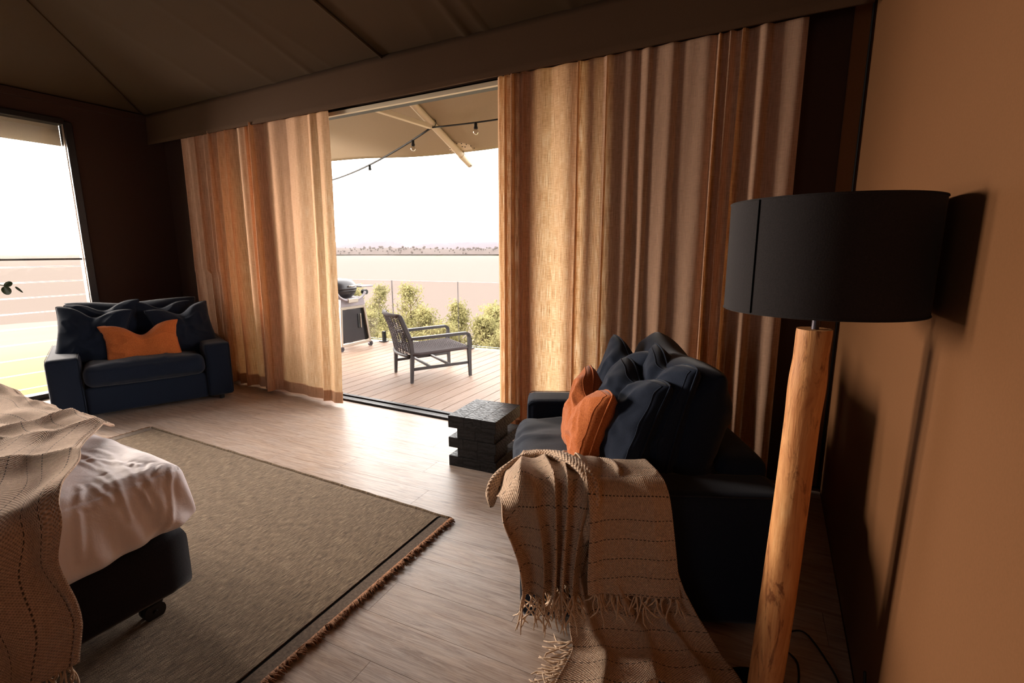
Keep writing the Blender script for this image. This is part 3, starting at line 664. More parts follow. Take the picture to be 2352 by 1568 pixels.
# saplings beyond the balustrade
def sapling(x, y, top, rad, seed, label, n=6500, cone=1.25):
    zb = float(ground_z(np.array(x), np.array(y)))-.1; t = thing('sapling', label, 'tree', (x, y, zb), 0, None); H = top-zb; r = random.Random(seed)
    br = MB(); br.tube([(0, 0, 0), (.03, .02, H*.4), (-.02, .01, H*.75), (0, 0, H*.97)], [.04, .028, .016, .004], 6)
    tips = []
    for k in range(70):
        h = r.uniform(.1, .97)**.9; a = r.uniform(0, 2*PI); L_ = rad*(1-h)**.65*r.uniform(.45, 1.15)*cone+.03
        p0 = Vector((0, 0, H*h)); d = Vector((math.cos(a), math.sin(a), r.uniform(.5, 1.3))); p1 = p0+d*L_*.8
        br.tube([p0, p0.lerp(p1, .5)-Vector((0, 0, .03)), p1], [.012, .008, .003], 4); tips.append((p0, p1))
    br.build('trunk', M['bark'], t, world=False, smooth=True)
    lf = MB(); vs = []; fs = []
    for k in range(n):
        p0, p1 = r.choice(tips); s_ = r.uniform(.25, 1.15); c = p0.lerp(p1, s_)+Vector((r.gauss(0, .06), r.gauss(0, .06), r.gauss(0, .06)))
        l = r.uniform(.04, .08); w_ = l*r.uniform(.3, .5); d = Vector((r.gauss(0, 1), r.gauss(0, 1), r.gauss(.6, 1))).normalized(); q = d.orthogonal().normalized(); q.rotate(Matrix.Rotation(r.uniform(0, 6.28), 3, d))
        b_ = len(vs); vs += [c-d*l*.5, c+q*w_*.5, c+d*l*.5, c-q*w_*.5]; fs.append((b_, b_+1, b_+2, b_+3))
    lf.add(vs, fs); lf.build('foliage', M['leaf'], t, world=False, kind='stuff'); return t
sap = [(-8.04, 8.5, .56, .62, 'tall thin sapling rising just right of the barbecue'),
       (-9.7, 8.3, .9, .8, 'leafy sapling mostly hidden behind the barbecue and left curtain'),
       (-7.95, 7.6, .55, .85, 'bushy sapling between the barbecue and the chair back'),
       (-6.95, 8.3, .60, .70, 'tall pointed sapling behind the chair seen through the glass'),
       (-7.15, 7.2, .10, .8, 'low rounded sapling directly behind the chair back'),
       (-6.25, 7.9, .15, .6, 'middle height sapling just right of the tall pointed one'),
       (-5.70, 8.3, .30, .42, 'slim pointed sapling beside the right hand glass joint'),
       (-5.35, 7.3, -.05, .75, 'low sapling behind the near armrest of the outdoor chair'),
       (-4.72, 7.7, .05, .7, 'low sapling at the right side of the deck opening'),
       (-4.00, 7.3, -.15, .75, 'lowest sapling beside the right hand curtain edge'),
       (-7.6, 7.0, .0, .9, 'low leafy sapling left of the chair back by the glass base'),
       (-5.0, 8.6, .20, .8, 'pale sapling further back at the right of the opening'),
       (-6.1, 6.9, -.30, .9, 'low bush filling the gap under the chair armrests')]
for i, (x, y, tp, rd, lb) in enumerate(sap): sapling(x, y, tp, rd, 100+i, lb)
# underbrush further down the bank
o = None

# ================================================================== CURTAINS
def curtain(name, label, x0, x1, folds, seed, y0=3.075, ztop=2.50, zbot=.012, right_flare=0, left_flare=0, ybot=0, n=700, m=70, squeeze=None, cm='linen'):
    r = np.random.RandomState(seed); s = np.linspace(0, 1, n)
    # fold phase from a list of (width weight, amplitude, skew)
    W_ = np.array([f[0] for f in folds], float); ed = np.concatenate([[0], np.cumsum(W_)/W_.sum()])
    k = np.clip(np.searchsorted(ed, s, side='right')-1, 0, len(folds)-1); t = (s-ed[k])/(ed[k+1]-ed[k])
    A = np.array([f[1] for f in folds])[k]; Pw = np.array([(f[3] if len(f) > 3 else 1.0) for f in folds])[k]; Kk = np.array([f[2] for f in folds])[k]
    v = np.linspace(0, 1, m); P = np.zeros((n, m, 3))
    for j, vv in enumerate(v):
        wob = .10*fbm(s*4, np.full(n, vv*1.6), seed+1, 3, 1.0)*(.15+.85*vv)
        tt = np.clip(t+wob*np.sin(PI*t)**.5*np.minimum(1, 3*vv+.1), 0, 1)
        amp = A*(.75+.35*vv+.2*fbm(s*6, np.full(n, vv*2), seed+3, 2, 1.0))
        yy = y0-amp*np.sin(tt**Pw*PI)**1.1*(1-.35*np.sin(3*PI*tt)*.5*(Pw < 1.1))
        xx = x0+(x1-x0)*(s+Kk*amp*.9*np.sin(2*PI*tt)/(x1-x0)) 
        xx = xx+(right_flare*s**3-left_flare*(1-s)**3)*vv**2+.012*fbm(s*5, np.full(n, vv*2), seed+5, 2, 1)*vv
        yy = yy+ybot*vv**2*s**2+.004*fbm(s*60, np.full(n, vv*5), seed+7, 2, 1)+.006*fbm(s*20, np.full(n, vv*9), seed+8, 2, 1)*vv
        if squeeze is not None: yy = squeeze(xx, yy, vv)
        zz = ztop+(zbot-ztop)*vv+.012*fbm(s*7, np.zeros(n), seed+9, 2, 1.0)*(vv > .98)
        P[:, j, 0] = xx; P[:, j, 1] = yy; P[:, j, 2] = zz
    uv = guv(n, m, (x1-x0)*1.5, 2.5)
    t_ = thing(name, label, 'curtain', ((x0+x1)/2, y0, 0))
    MB().grid(P).build('panel', M[cm], t_, smooth=True, uv=uv)
    jh = int(m*.955); Q = P[:, jh:, :].copy(); Q[:, :, 1] += .006
    MB().grid(Q).build('hem', M['linen_fold'], t_, smooth=True, uv=uv.reshape(n, m, 2)[:, jh:].reshape(-1, 2))
    return t_, P
def sqz(xx, yy, vv):
    # left chair's back corner presses the folds back
    k = np.exp(-((xx+5.25)/.22)**2)*(vv > .55); return np.maximum(yy, 3.04*k+yy*(1-k))
CL, _ = curtain('curtain', 'left linen curtain hanging between the dark wall and the open doorway', -5.50, -3.36,
        [(20, .05, .3), (34, .05, .2), (20, .085, .4), (30, .05, .3), (20, .085, .4), (30, .06, .3), (24, .075, .3), (36, .03, 0), (14, .06, .4), (30, .095, .5), (60, .025, 0), (55, .02, 0), (22, .03, .1), (28, .02, 0)],
        41, right_flare=.05, left_flare=0, ybot=-.10, zbot=.02, squeeze=sqz, cm='linen_left')
CR, _ = curtain('curtain', 'right linen curtain hanging behind the right armchair and black table', -1.752, .045,
        [(22, .03, .1), (22, .06, .3), (22, .07, .4), (30, .035, .1), (60, .012, 0), (70, .012, 0), (14, .045, .3), (52, .012, 0), (26, .05, .4), (56, .028, .0, 2.2), (34, .022, 0, 2.0), (58, .034, 0, 2.4), (76, .026, 0, 2.6), (12, .06, .3), (26, .05, .2, 1.6), (24, .07, .3, 1.5), (46, .045, 0, 2.0), (60, .022, 0, 2.2)],
        57, right_flare=0, ybot=0, zbot=.02)

def backing(par, x0, x1, y, seed, ztop=2.5, zbot=.02):
    n, m = 60, 40; U, V = np.meshgrid(np.linspace(0, 1, n), np.linspace(0, 1, m), indexing='ij')
    P = np.stack([x0+(x1-x0)*U, y+.012*np.sin(U*19+V*1.5+seed), ztop+(zbot-ztop)*V], -1)
    MB().grid(P).build('return_fold', M['linen_fold'], par, smooth=True, uv=guv(n, m, (x1-x0)*1.5, 2.5))
backing(CR, -1.69, -1.44, 3.105, 1); backing(CR, -1.66, -1.47, 3.13, 2); backing(CR, -1.0, -.95, 3.12, 3)
backing(CL, -4.33, -4.14, 3.11, 4); backing(CL, -5.45, -4.9, 3.12, 5); backing(CR, -1.235, -1.19, 3.11, 3); backing(CR, -1.12, -1.07, 3.11, 3)
# ================================================================== SOFT FURNITURE
def softbox(c, d, r=.03, puff=(0, 0, 0), wr=0, seed=0, nseg=(14, 14, 8), wf=5.0, warp=None):
    """rounded box, evenly subdivided, with optional bulge and wrinkles"""
    mb = MB(); V = {}; vs = []; fs = []
    h = np.array(d)/2
    def vid(p):
        k = tuple(np.round(p, 6))
        if k not in V: V[k] = len(vs); vs.append(p)
        return V[k]
    for ax in range(3):
        a, b = [(1, 2), (2, 0), (0, 1)][ax]; na, nb = nseg[a], nseg[b]
        for sg in (-1, 1):
            for i in range(na):
                for j in range(nb):
                    q = []
                    for (ii, jj) in ((i, j), (i+1, j), (i+1, j+1), (i, j+1)):
                        p = [0, 0, 0]; p[ax] = sg; p[a] = -1+2*ii/na; p[b] = -1+2*jj/nb; q.append(vid(tuple(p)))
                    fs.append(tuple(q) if sg > 0 else tuple(q[::-1]))
    u = np.array(vs, float)
    # concentrate points near the edges
    u = np.sign(u)*np.abs(u)**.85
    P = u*h; inner = np.clip(P, -(h-r), h-r); dl = P-inner; L_ = np.sqrt((dl**2).sum(1)); on = L_ > 1e-9
    nr = np.zeros_like(P); nr[on] = dl[on]/L_[on][:, None]; P = inner+nr*r
    for ax in range(3):
        a, b = [(1, 2), (2, 0), (0, 1)][ax]
        f = (1-np.abs(u[:, a])**2.5)*(1-np.abs(u[:, b])**2.5); P[:, ax] += np.sign(u[:, ax])*(np.abs(u[:, ax]) > .6)*puff[ax]*f
    if wr:
        P += nr*(wr*fbm(P[:, 0]*1.0+P[:, 2]*.7, P[:, 1]*1.0-P[:, 2]*.4, seed, 4, wf))[:, None]
    if warp is not None: P = warp(P, u)
    P += np.array(c); mb.add(P.tolist(), fs); return mb

def pillow_pts(w, h, t, chop=0.0, seed=0, n=56, wr=.007, chop_x=0.0, droop=0.0, flange=0):
    """two-sided pillow in its own frame: x width, z height, y thickness; returns front, back grids and rim"""
    u = np.linspace(-1, 1, n); U, V_ = np.meshgrid(u, u, indexing='ij'); U = np.sin(U*PI/2)*.35+U*.65; V_ = np.sin(V_*PI/2)*.35+V_*.65
    th = (np.maximum(1-np.abs(U)**3.0, 0)*np.maximum(1-np.abs(V_)**3.0, 0))**.47
    xx = w/2*U*(1-.07*(1-V_**2)*np.abs(U)**1.5)*(1-.03*V_**8*U**8); zz = h/2*V_*(1-.07*(1-U**2)*np.abs(V_)**1.5)*(1-.05*V_**8*U**8)
    # the dent pressed into the upper edge
    g = np.exp(-((U-chop_x)/.36)**2)*((V_+1)/2)**1.8; zz = zz-chop*g; 
    gl_ = np.exp(-((U-chop_x)/.12)**2)*np.clip((V_+.3)/1.3, 0, 1)
    xx = xx-chop*.22*np.sin(np.clip((U-chop_x)*1.6, -PI/2, PI/2))*((V_+1)/2)**2*-1*(1-np.abs(U)**3)*0+chop*.25*U*np.clip(V_, 0, 1)**2
    th = th*(1-.45*gl_*(chop > .02))*(1-.12*g)
    r = fbm(U*1.5, V_*1.5, seed, 4, 1.3)
    r = r+1.1*((1-np.abs(fbm(U*1.6+.4*V_, V_*1.8-.5*U, seed+11, 3, 1.5)))**3-.35)
    rad = .5*fbm(np.arctan2(V_, U)*2.2, np.hypot(U, V_)*1.2, seed+3, 3, 1.5)*np.hypot(U, V_)
    out = []
    for sg in (-1, 1):
        yy = sg*t/2*th*(1+.10*r)+wr*(r+rad)*(th > .02)*sg*np.minimum(th*2, 1)
        out.append(np.stack([xx, yy-droop*(V_+1)**2*0, zz], -1))
    return out
def pillow(name, label, w, h, t, pos, yaw_, lean, m, chop=0, seed=0, roll_=0, group=None, chop_x=0, seams=1, loc_rot=0, piping=None):
    """pos: centre; yaw_: heading the face looks to; lean: tilt backwards"""
    F, B = pillow_pts(w, h, t, chop, seed, chop_x=chop_x)
    e = thing(name, label, 'cushion', pos, 0, group)
    # frame: face normal is -y rotated by yaw
    R = Matrix.Rotation(yaw_+PI/2, 3, 'Z') @ Matrix.Rotation(-lean, 3, 'X') @ Matrix.Rotation(roll_, 3, 'Y'); Rn = np.array(R)
    n = F.shape[0]; mb = MB()
    P = np.concatenate([F.reshape(-1, 3), B.reshape(-1, 3)]) @ Rn.T; mb.v = [tuple(p) for p in P.tolist()]
    N2 = n*n
    for i in range(n-1):
        for j in range(n-1):
            a = i*n+j; mb.f.append((a, a+n, a+n+1, a+1)); a += N2; mb.f.append((a+1, a+n+1, a+n, a))
    mb.mi = [0]*len(mb.f); o = mb.build('cover', m, e, world=False, smooth=True)
    wl_ = o.modifiers.new('w', 'WELD'); wl_.merge_threshold = .0006
    ss = o.modifiers.new('s', 'SUBSURF'); ss.levels = 1; ss.render_levels = 1
    if seams:
        rim = [F[i, 0] for i in range(n)]+[F[-1, j] for j in range(1, n)]+[F[i, -1] for i in range(n-2, -1, -1)]+[F[0, j] for j in range(n-2, 0, -1)]
        MB().tube([tuple(Rn @ np.array(p)) for p in rim], .0035 if seams == 1 else .0045, 5, True).build('piping', m, e, world=False, smooth=True)
        if seams >= 2:
            k = 3
            for G in (F,) if seams == 2 else (F, B):
                rim = [G[i, k] for i in range(k, n-k)]+[G[n-1-k, j] for j in range(k+1, n-k)]+[G[i, n-1-k] for i in range(n-2-k, k-1, -1)]+[G[k, j] for j in range(n-2-k, k, -1)]
                MB().tube([tuple(Rn @ np.array(p)) for p in rim], .0022, 4, True).build('seam', m, e, world=False, smooth=True)
    return e

def armchair(name, label, org, angd):
    """local x runs from the front edge to the back, local y across"""
    e = thing(name, label, 'armchair', (org[0], org[1], 0), math.radians(angd)); m = M['navy']
    for b_ in (.105, 1.165):
        softbox((.46, b_, .285), (.92, .21, .49), .028, (.004, .004, .004), .0025, 3, (22, 8, 14), 4).build('arm', m, e, world=False, smooth=True)
        s_ = MB()
        for yy in (b_-.097, b_+.097): s_.tube([(.004, yy, .06), (.001, yy, .3), (.005, yy, .512), (.02, yy, .529), (.45, yy, .5325), (.9, yy, .529)], .0022, 4)
        s_.build('arm_seam', m, e, world=False, smooth=True)
    softbox((.43, .635, .155), (.82, .86, .235), .02, (.004, 0, 0), .002, 5, (14, 18, 8), 5).build('base', m, e, world=False, smooth=True)
    softbox((.83, .635, .33), (.18, .90, .50), .03, (0, 0, .01), .004, 6, (6, 16, 12), 5).build('back', m, e, world=False, smooth=True)
    def sw(P, u):
        P[:, 2] += (.008*np.abs(fbm(P[:, 0]*2, P[:, 1]*2, 13, 3, 4))+.010*(1-np.abs(fbm(P[:, 0]*1.2, P[:, 1]*2, 23, 3, 6)))**4)*(P[:, 2] > 0); 
        fr = (u[:, 0] < -.4); P[:, 0] -= fr*.016*np.abs(fbm(P[:, 1]*3, P[:, 2]*1.5, 14, 3, 7)); return P
    softbox((.33, .635, .362), (.75, .84, .165), .062, (.012, .0, .028), .005, 7, (30, 40, 10), 7, sw).build('seat_cushion', m, e, world=False, smooth=True)
    for x_, y_ in ((.06, .1), (.06, 1.17), (.85, .1), (.85, 1.17)): MB().tube([(x_, y_, 0), (x_, y_, .06)], .02, 10).build('foot', M['black_rubber'], e, world=False)
    # loose back cushion
    F, B = pillow_pts(1.0, .54, .30, .02, 17, 54, .012, chop_x=-.15)
    R = Matrix.Rotation(-PI/2, 3, 'Z') @ Matrix.Rotation(-math.radians(12), 3, 'X'); Rn = np.array(R)
    n = F.shape[0]; mb = MB(); P = np.concatenate([F.reshape(-1, 3), B.reshape(-1, 3)]) @ Rn.T+np.array([.66, .635, .665]); mb.v = [tuple(p) for p in P.tolist()]; N2 = n*n
    for i in range(n-1):
        for j in range(n-1): a = i*n+j; mb.f.append((a, a+n, a+n+1, a+1)); a += N2; mb.f.append((a+1, a+n+1, a+n, a))
    mb.mi = [0]*len(mb.f); o = mb.build('back_cushion', m, e, world=False, smooth=True); o.modifiers.new('w', 'WELD').merge_threshold = .0006
    return e
ARM_L = ((-4.44, 2.70), 158.0); ARM_R = ((-.714, 1.387), 25.0)
armchair('armchair', 'navy fabric armchair in the far corner in front of the louvre window', *ARM_L)
armchair('armchair', 'navy fabric armchair in the right foreground with a throw over its arm', *ARM_R)
def inl(A, a, b, z):
    t = math.radians(A[1]); return (A[0][0]+a*math.cos(t)-b*math.sin(t), A[0][1]+a*math.sin(t)+b*math.cos(t), z)
def head(A, extra=0): return math.radians(A[1])+PI+math.radians(extra)
NV = M['navy']
# cushions of the corner armchair (b runs from the curtain side to the window side)
pillow('scatter_cushion', 'front left navy cushion with pointed corner on the corner armchair, against its left arm', .50, .50, .17, inl(ARM_L, .34, .96, .655), head(ARM_L, -14), .30, NV, .075, 3, .10)
pillow('scatter_cushion', 'navy cushion peeking out behind the front left cushion on the corner armchair', .50, .48, .16, inl(ARM_L, .47, .86, .70), head(ARM_L, -6), .25, NV, .07, 4, -.05)
pillow('scatter_cushion', 'navy cushion leaning on the curtain-side arm of the corner armchair', .50, .48, .17, inl(ARM_L, .34, .30, .645), head(ARM_L, 14), .28, NV, .075, 5, -.10)
pillow('scatter_cushion', 'navy cushion behind the rust cushion, in front of the back cushion of the corner armchair', .48, .46, .15, inl(ARM_L, .48, .46, .69), head(ARM_L, 8), .25, NV, .06, 6, .05)
pillow('lumbar_cushion', 'rust orange lumbar cushion with a V dent on the corner armchair', .54, .35, .14, inl(ARM_L, .22, .63, .585), head(ARM_L, 0), .32, M['rust'], .105, 8, -.03, seams=1)
# cushions of the near armchair
pillow('scatter_cushion', 'front navy cushion with double seam beside the rust cushion on the near armchair', .50, .46, .20, inl(ARM_R, .44, .44, .655), head(ARM_R, 8), .32, NV, .05, 9, .0, seams=3)
pillow('scatter_cushion', 'middle navy cushion with pointed top corner behind the front cushion on the near armchair', .50, .50, .17, inl(ARM_R, .56, .42, .70), head(ARM_R, 4), .22, NV, .05, 10, .0, seams=3)
pillow('scatter_cushion', 'navy cushion with dented top standing at the curtain side of the near armchair', .52, .50, .20, inl(ARM_R, .47, .80, .675), head(ARM_R, 14), .26, NV, .06, 12, .0, seams=1)
pillow('lumbar_cushion', 'rust orange boucle cushion with two peaks on the near armchair', .50, .38, .17, inl(ARM_R, .28, .56, .62), head(ARM_R, 4), .30, M['rust'], .09, 14, .0, seams=2)

# ================================================================== BLOCK TABLE
tb = thing('side_table', 'black charred timber side table of stacked blocks beside the near armchair', 'side table', (-1.60, 2.61, 0), math.radians(4))
def slab(x0, x1, y0, y1, z0, z1, nx_, ny_, jit, rs):
    xs_ = [x0+(x1-x0)*k/nx_+(rs.uniform(-.015, .015) if 0 < k < nx_ else 0) for k in range(nx_+1)]
    for i in range(nx_):
        ys_ = [y0+(y1-y0)*k/ny_+(rs.uniform(-.02, .02) if 0 < k < ny_ else 0) for k in range(ny_+1)]
        for j in range(ny_):
            c = ((xs_[i]+xs_[i+1])/2, (ys_[j]+ys_[j+1])/2, (z0+z1)/2+rs.uniform(-jit, jit)*.5)
            o = MB().box((0, 0, 0), (xs_[i+1]-xs_[i]-.0006, ys_[j+1]-ys_[j]-.0006, z1-z0), .001).build('block', M['char'], tb, world=False); o.location = c
rs = random.Random(3); HW, HD = .168, .19
for z0, z1, a in ((0, .068, 0), (.062+.006, .126, 1), (.126, .192, 0), (.192, .256, 1), (.256, .335, 0)):
    if a: slab(-HW+.062, HW-.012, -HD+.004, HD-.18, z0, z1, 2, 2, 0, rs)
    else: slab(-HW, HW, -HD, HD, z0, z1, 3, 3, .0006, rs)

# ================================================================== FLOOR LAMP
LC = (.100, 1.42)
lp = thing('floor_lamp', 'floor lamp with wide black drum shade on a peeled log post', 'floor lamp', (.072, 1.45, 0))
r0, zb_, zt_ = .2145, 1.205, 1.4665
sh = MB().lathe([(r0, zb_), (r0, zt_), (r0-.004, zt_), (r0-.004, zb_), (r0, zb_)], (LC[0], LC[1], 0), 96, cap=False).build('lamp_shade', M['black_shade'], lp, smooth=40)
aS = math.radians(-132)
MB().box((LC[0]+(r0+.0008)*math.cos(aS), LC[1]+(r0+.0008)*math.sin(aS), (zb_+zt_)/2), (.0016, .003, zt_-zb_-.002), 0, (0, 0, aS)).build('shade_seam', M['seam_black'], sh)
for z_ in (zb_+.002, zt_-.002): MB().tube([(LC[0]+r0*math.cos(a), LC[1]+r0*math.sin(a), z_) for a in np.linspace(0, 2*PI, 96)[:-1]], .0022, 5, True).build('shade_rim', M['black_shade'], sh, smooth=True)
mb = MB()
for k in range(3): a = 2*PI*k/3; mb.tube([(LC[0], LC[1], 1.24), (LC[0]+r0*math.cos(a), LC[1]+r0*math.sin(a), 1.22)], .002, 5)
mb.build('shade_spider', M['black_metal'], lp)
MB().tube([(.0985, 1.42, 1.14), (.100, 1.42, 1.30)], .0085, 16).build('rod', M['greymetal'], lp, smooth=40)
MB().lathe([(.014, 1.24), (.02, 1.245), (.02, 1.30), (.014, 1.305)], (LC[0], LC[1], 0), 16).lathe([(.012, 1.30), (.028, 1.34), (.03, 1.365), (.02, 1.39), (.002, 1.398)], (LC[0], LC[1], 0), 20).build('bulb_holder', M['black_metal'], lp, smooth=True)
nseg, nz = 48, 130; P = np.zeros((nz, nseg+1, 3)); ba = np.linspace(0, 2*PI, nseg+1)
for i, zz in enumerate(np.linspace(.02, 1.158, nz)):
    t = zz/1.158; cx_ = .0655+(.099-.0655)*t+.004*math.sin(zz*3.1+.6); cy_ = 1.452+(1.42-1.452)*t+.003*math.sin(zz*2.3)
    rr_ = .0435+.0015*math.sin(zz*4+1)+.0018*math.exp(-((zz-1.0)/.05)**2)-.0025*sst(1.03, 1.09, zz)
    R_ = rr_*(1+.045*fbm(np.cos(ba)*1.1, np.sin(ba)*1.1+zz*1.3, 61, 3, 1.0)+.018*fbm(np.cos(ba)*2, np.sin(ba)*2+zz*5, 62, 3, 1.5))
    if i == nz-1: R_ = R_*.985
    P[i, :, 0] = cx_+R_*np.cos(ba); P[i, :, 1] = cy_+R_*np.sin(ba); P[i, :, 2] = zz
P[:, -1] = P[:, 0]
mb = MB().grid(P); k = len(mb.v); mb.v.append((.0985, 1.42, 1.1575)); mb.f += [((nz-1)*(nseg+1)+j, (nz-1)*(nseg+1)+j+1, k) for j in range(nseg)]; mb.mi += [0]*nseg
mb.f = [f[::-1] for f in mb.f]
mb.build('log_post', M['log'], lp, smooth=60)
MB().lathe([(.0, .0), (.128, 0), (.13, .004), (.13, .012), (.126, .016), (.0, .018)], (.066, 1.452, 0), 48, cap=False).build('base_disc', M['black_metal'], lp, smooth=40)
def spline(pts, n=60):
    pts = [Vector(p) for p in pts]; out = []
    for i in range(len(pts)-1):
        p0, p1, p2, p3 = pts[max(i-1, 0)], pts[i], pts[i+1], pts[min(i+2, len(pts)-1)]
        for k in range(n//(len(pts)-1)+1):
            t = k/(n//(len(pts)-1)+1); out.append(.5*((2*p1)+(p2-p0)*t+(2*p0-5*p1+4*p2-p3)*t*t+(3*p1-p0-3*p2+p3)*t**3))
    return out+[pts[-1]]
MB().tube(spline([(.135, 1.455, 1.15), (.128, 1.47, .9), (.122, 1.48, .6), (.112, 1.49, .3), (.12, 1.50, .05), (.165, 1.56, .006), (.17, 1.68, .006), (.12, 1.74, .006), (.135, 1.80, .006), (.20, 1.84, .006), (.27, 1.70, .006), (.29, 1.60, .006), (.30, 1.50, .02)], 90), .003, 6).build('power_cord', M['black_rubber'], lp, smooth=True)
# power brick hanging at the foot of the wall, with its looped leads
pw = thing('power_adaptor', 'black power adaptor with looped leads on the floor against the tan wall', 'adaptor', (.30, 1.24, 0))
mb = MB().add([(.262, 1.13, 0), (.326, 1.13, 0), (.326, 1.30, 0), (.262, 1.30, 0), (.30, 1.16, .16), (.328, 1.16, .16), (.328, 1.26, .16), (.30, 1.26, .16)], [(3, 2, 1, 0), (4, 5, 6, 7), (0, 1, 5, 4), (1, 2, 6, 5), (2, 3, 7, 6), (3, 0, 4, 7)])
mb.build('body', M['black_rubber'], pw)
MB().tube(spline([(.30, 1.27, .12), (.315, 1.34, .10), (.32, 1.42, .15), (.315, 1.40, .20), (.31, 1.37, .13), (.318, 1.47, .10), (.31, 1.49, .2), (.32, 1.47, .02), (.30, 1.40, .005)], 60), .0032, 6).build('lead', M['black_rubber'], pw, smooth=True)

# ================================================================== RUG
RX0, RX1, RY1 = -4.24, -1.345, 1.875
rg = thing('rug', 'large heather brown rug with dark border line and rust fringe under the bed', 'rug', ((RX0+RX1)/2, .6, 0))
def rug_piece(name, x0, x1, m, z, nx_=60, ny_=90, seed=0, kind=None):
    xs_ = np.linspace(x0, x1, nx_); ys_ = np.linspace(-1.0, RY1, ny_); X, Y = np.meshgrid(xs_, ys_, indexing='ij')
    Xs = X-.022*(Y-RY1)*-1*(-1)*1.0  # the end runs slightly skew
    Xs = X+.03*(RY1-Y)*((X-RX0)/(RX1-RX0))
    Y2 = Y+.004*fbm(X*3, Y*0, 71, 2, 1)*(Y > RY1-.02); Z = z+.0015*fbm(X, Y, 72, 3, 3)
    Z = np.where((Y > RY1-.001) , .002, Z); Q = np.stack([Xs, Y2, Z], -1); return MB().grid(Q).build(name, m, rg, smooth=True)
rug_piece('pile', RX0+.10, RX1-.088, M['rug'], .0125)
rug_piece('border_line', RX1-.088, RX1-.076, M['rug_line'], .007, 3)
rug_piece('flatweave_band', RX1-.076, RX1-.012, M['rug_band'], .0095, 10)
rug_piece('border_line', RX0+.085, RX0+.10, M['rug_line'], .007, 3)
rug_piece('flatweave_band', RX0+.0, RX0+.085, M['rug_band'], .0095, 10)
MB().tube([(x_, RY1+.002*math.sin(x_*31), .006) for x_ in np.linspace(RX0+.02, RX1-.02, 120)], .0065, 6).build('selvedge', M['rug'], rg, smooth=True)
mb = MB(); rr = random.Random(9); y_ = RY1-.005
while y_ > -.2:
    ln_ = rr.uniform(.016, .040); a = rr.gauss(-.35, .45); x_ = RX1-.016+.03*(RY1-y_)
    for q in range(2):
        a2 = a+rr.gauss(0, .25); z1 = rr.uniform(.003, .014)
        mb.tube([(x_-.006, y_, .011), (x_+ln_*.5*math.cos(a2), y_+ln_*.5*math.sin(a2), .013), (x_+ln_*math.cos(a2), y_+ln_*math.sin(a2), z1)], [.0032, .003, .0014], 5)
    y_ -= rr.uniform(.004, .008)
mb.build('fringe', M['rug_fringe'], rg, smooth=True, kind='stuff')
mb = MB(); y_ = RY1-.005
while y_ > .9:
    x_ = RX0; a = PI+rr.gauss(0, .4); ln_ = rr.uniform(.012, .03); mb.tube([(x_+.01, y_, .010), (x_+ln_*math.cos(a), y_+ln_*math.sin(a), .004)], [.003, .0015], 4); y_ -= rr.uniform(.006, .01)
mb.build('fringe', M['rug_fringe'], rg, smooth=True, kind='stuff')

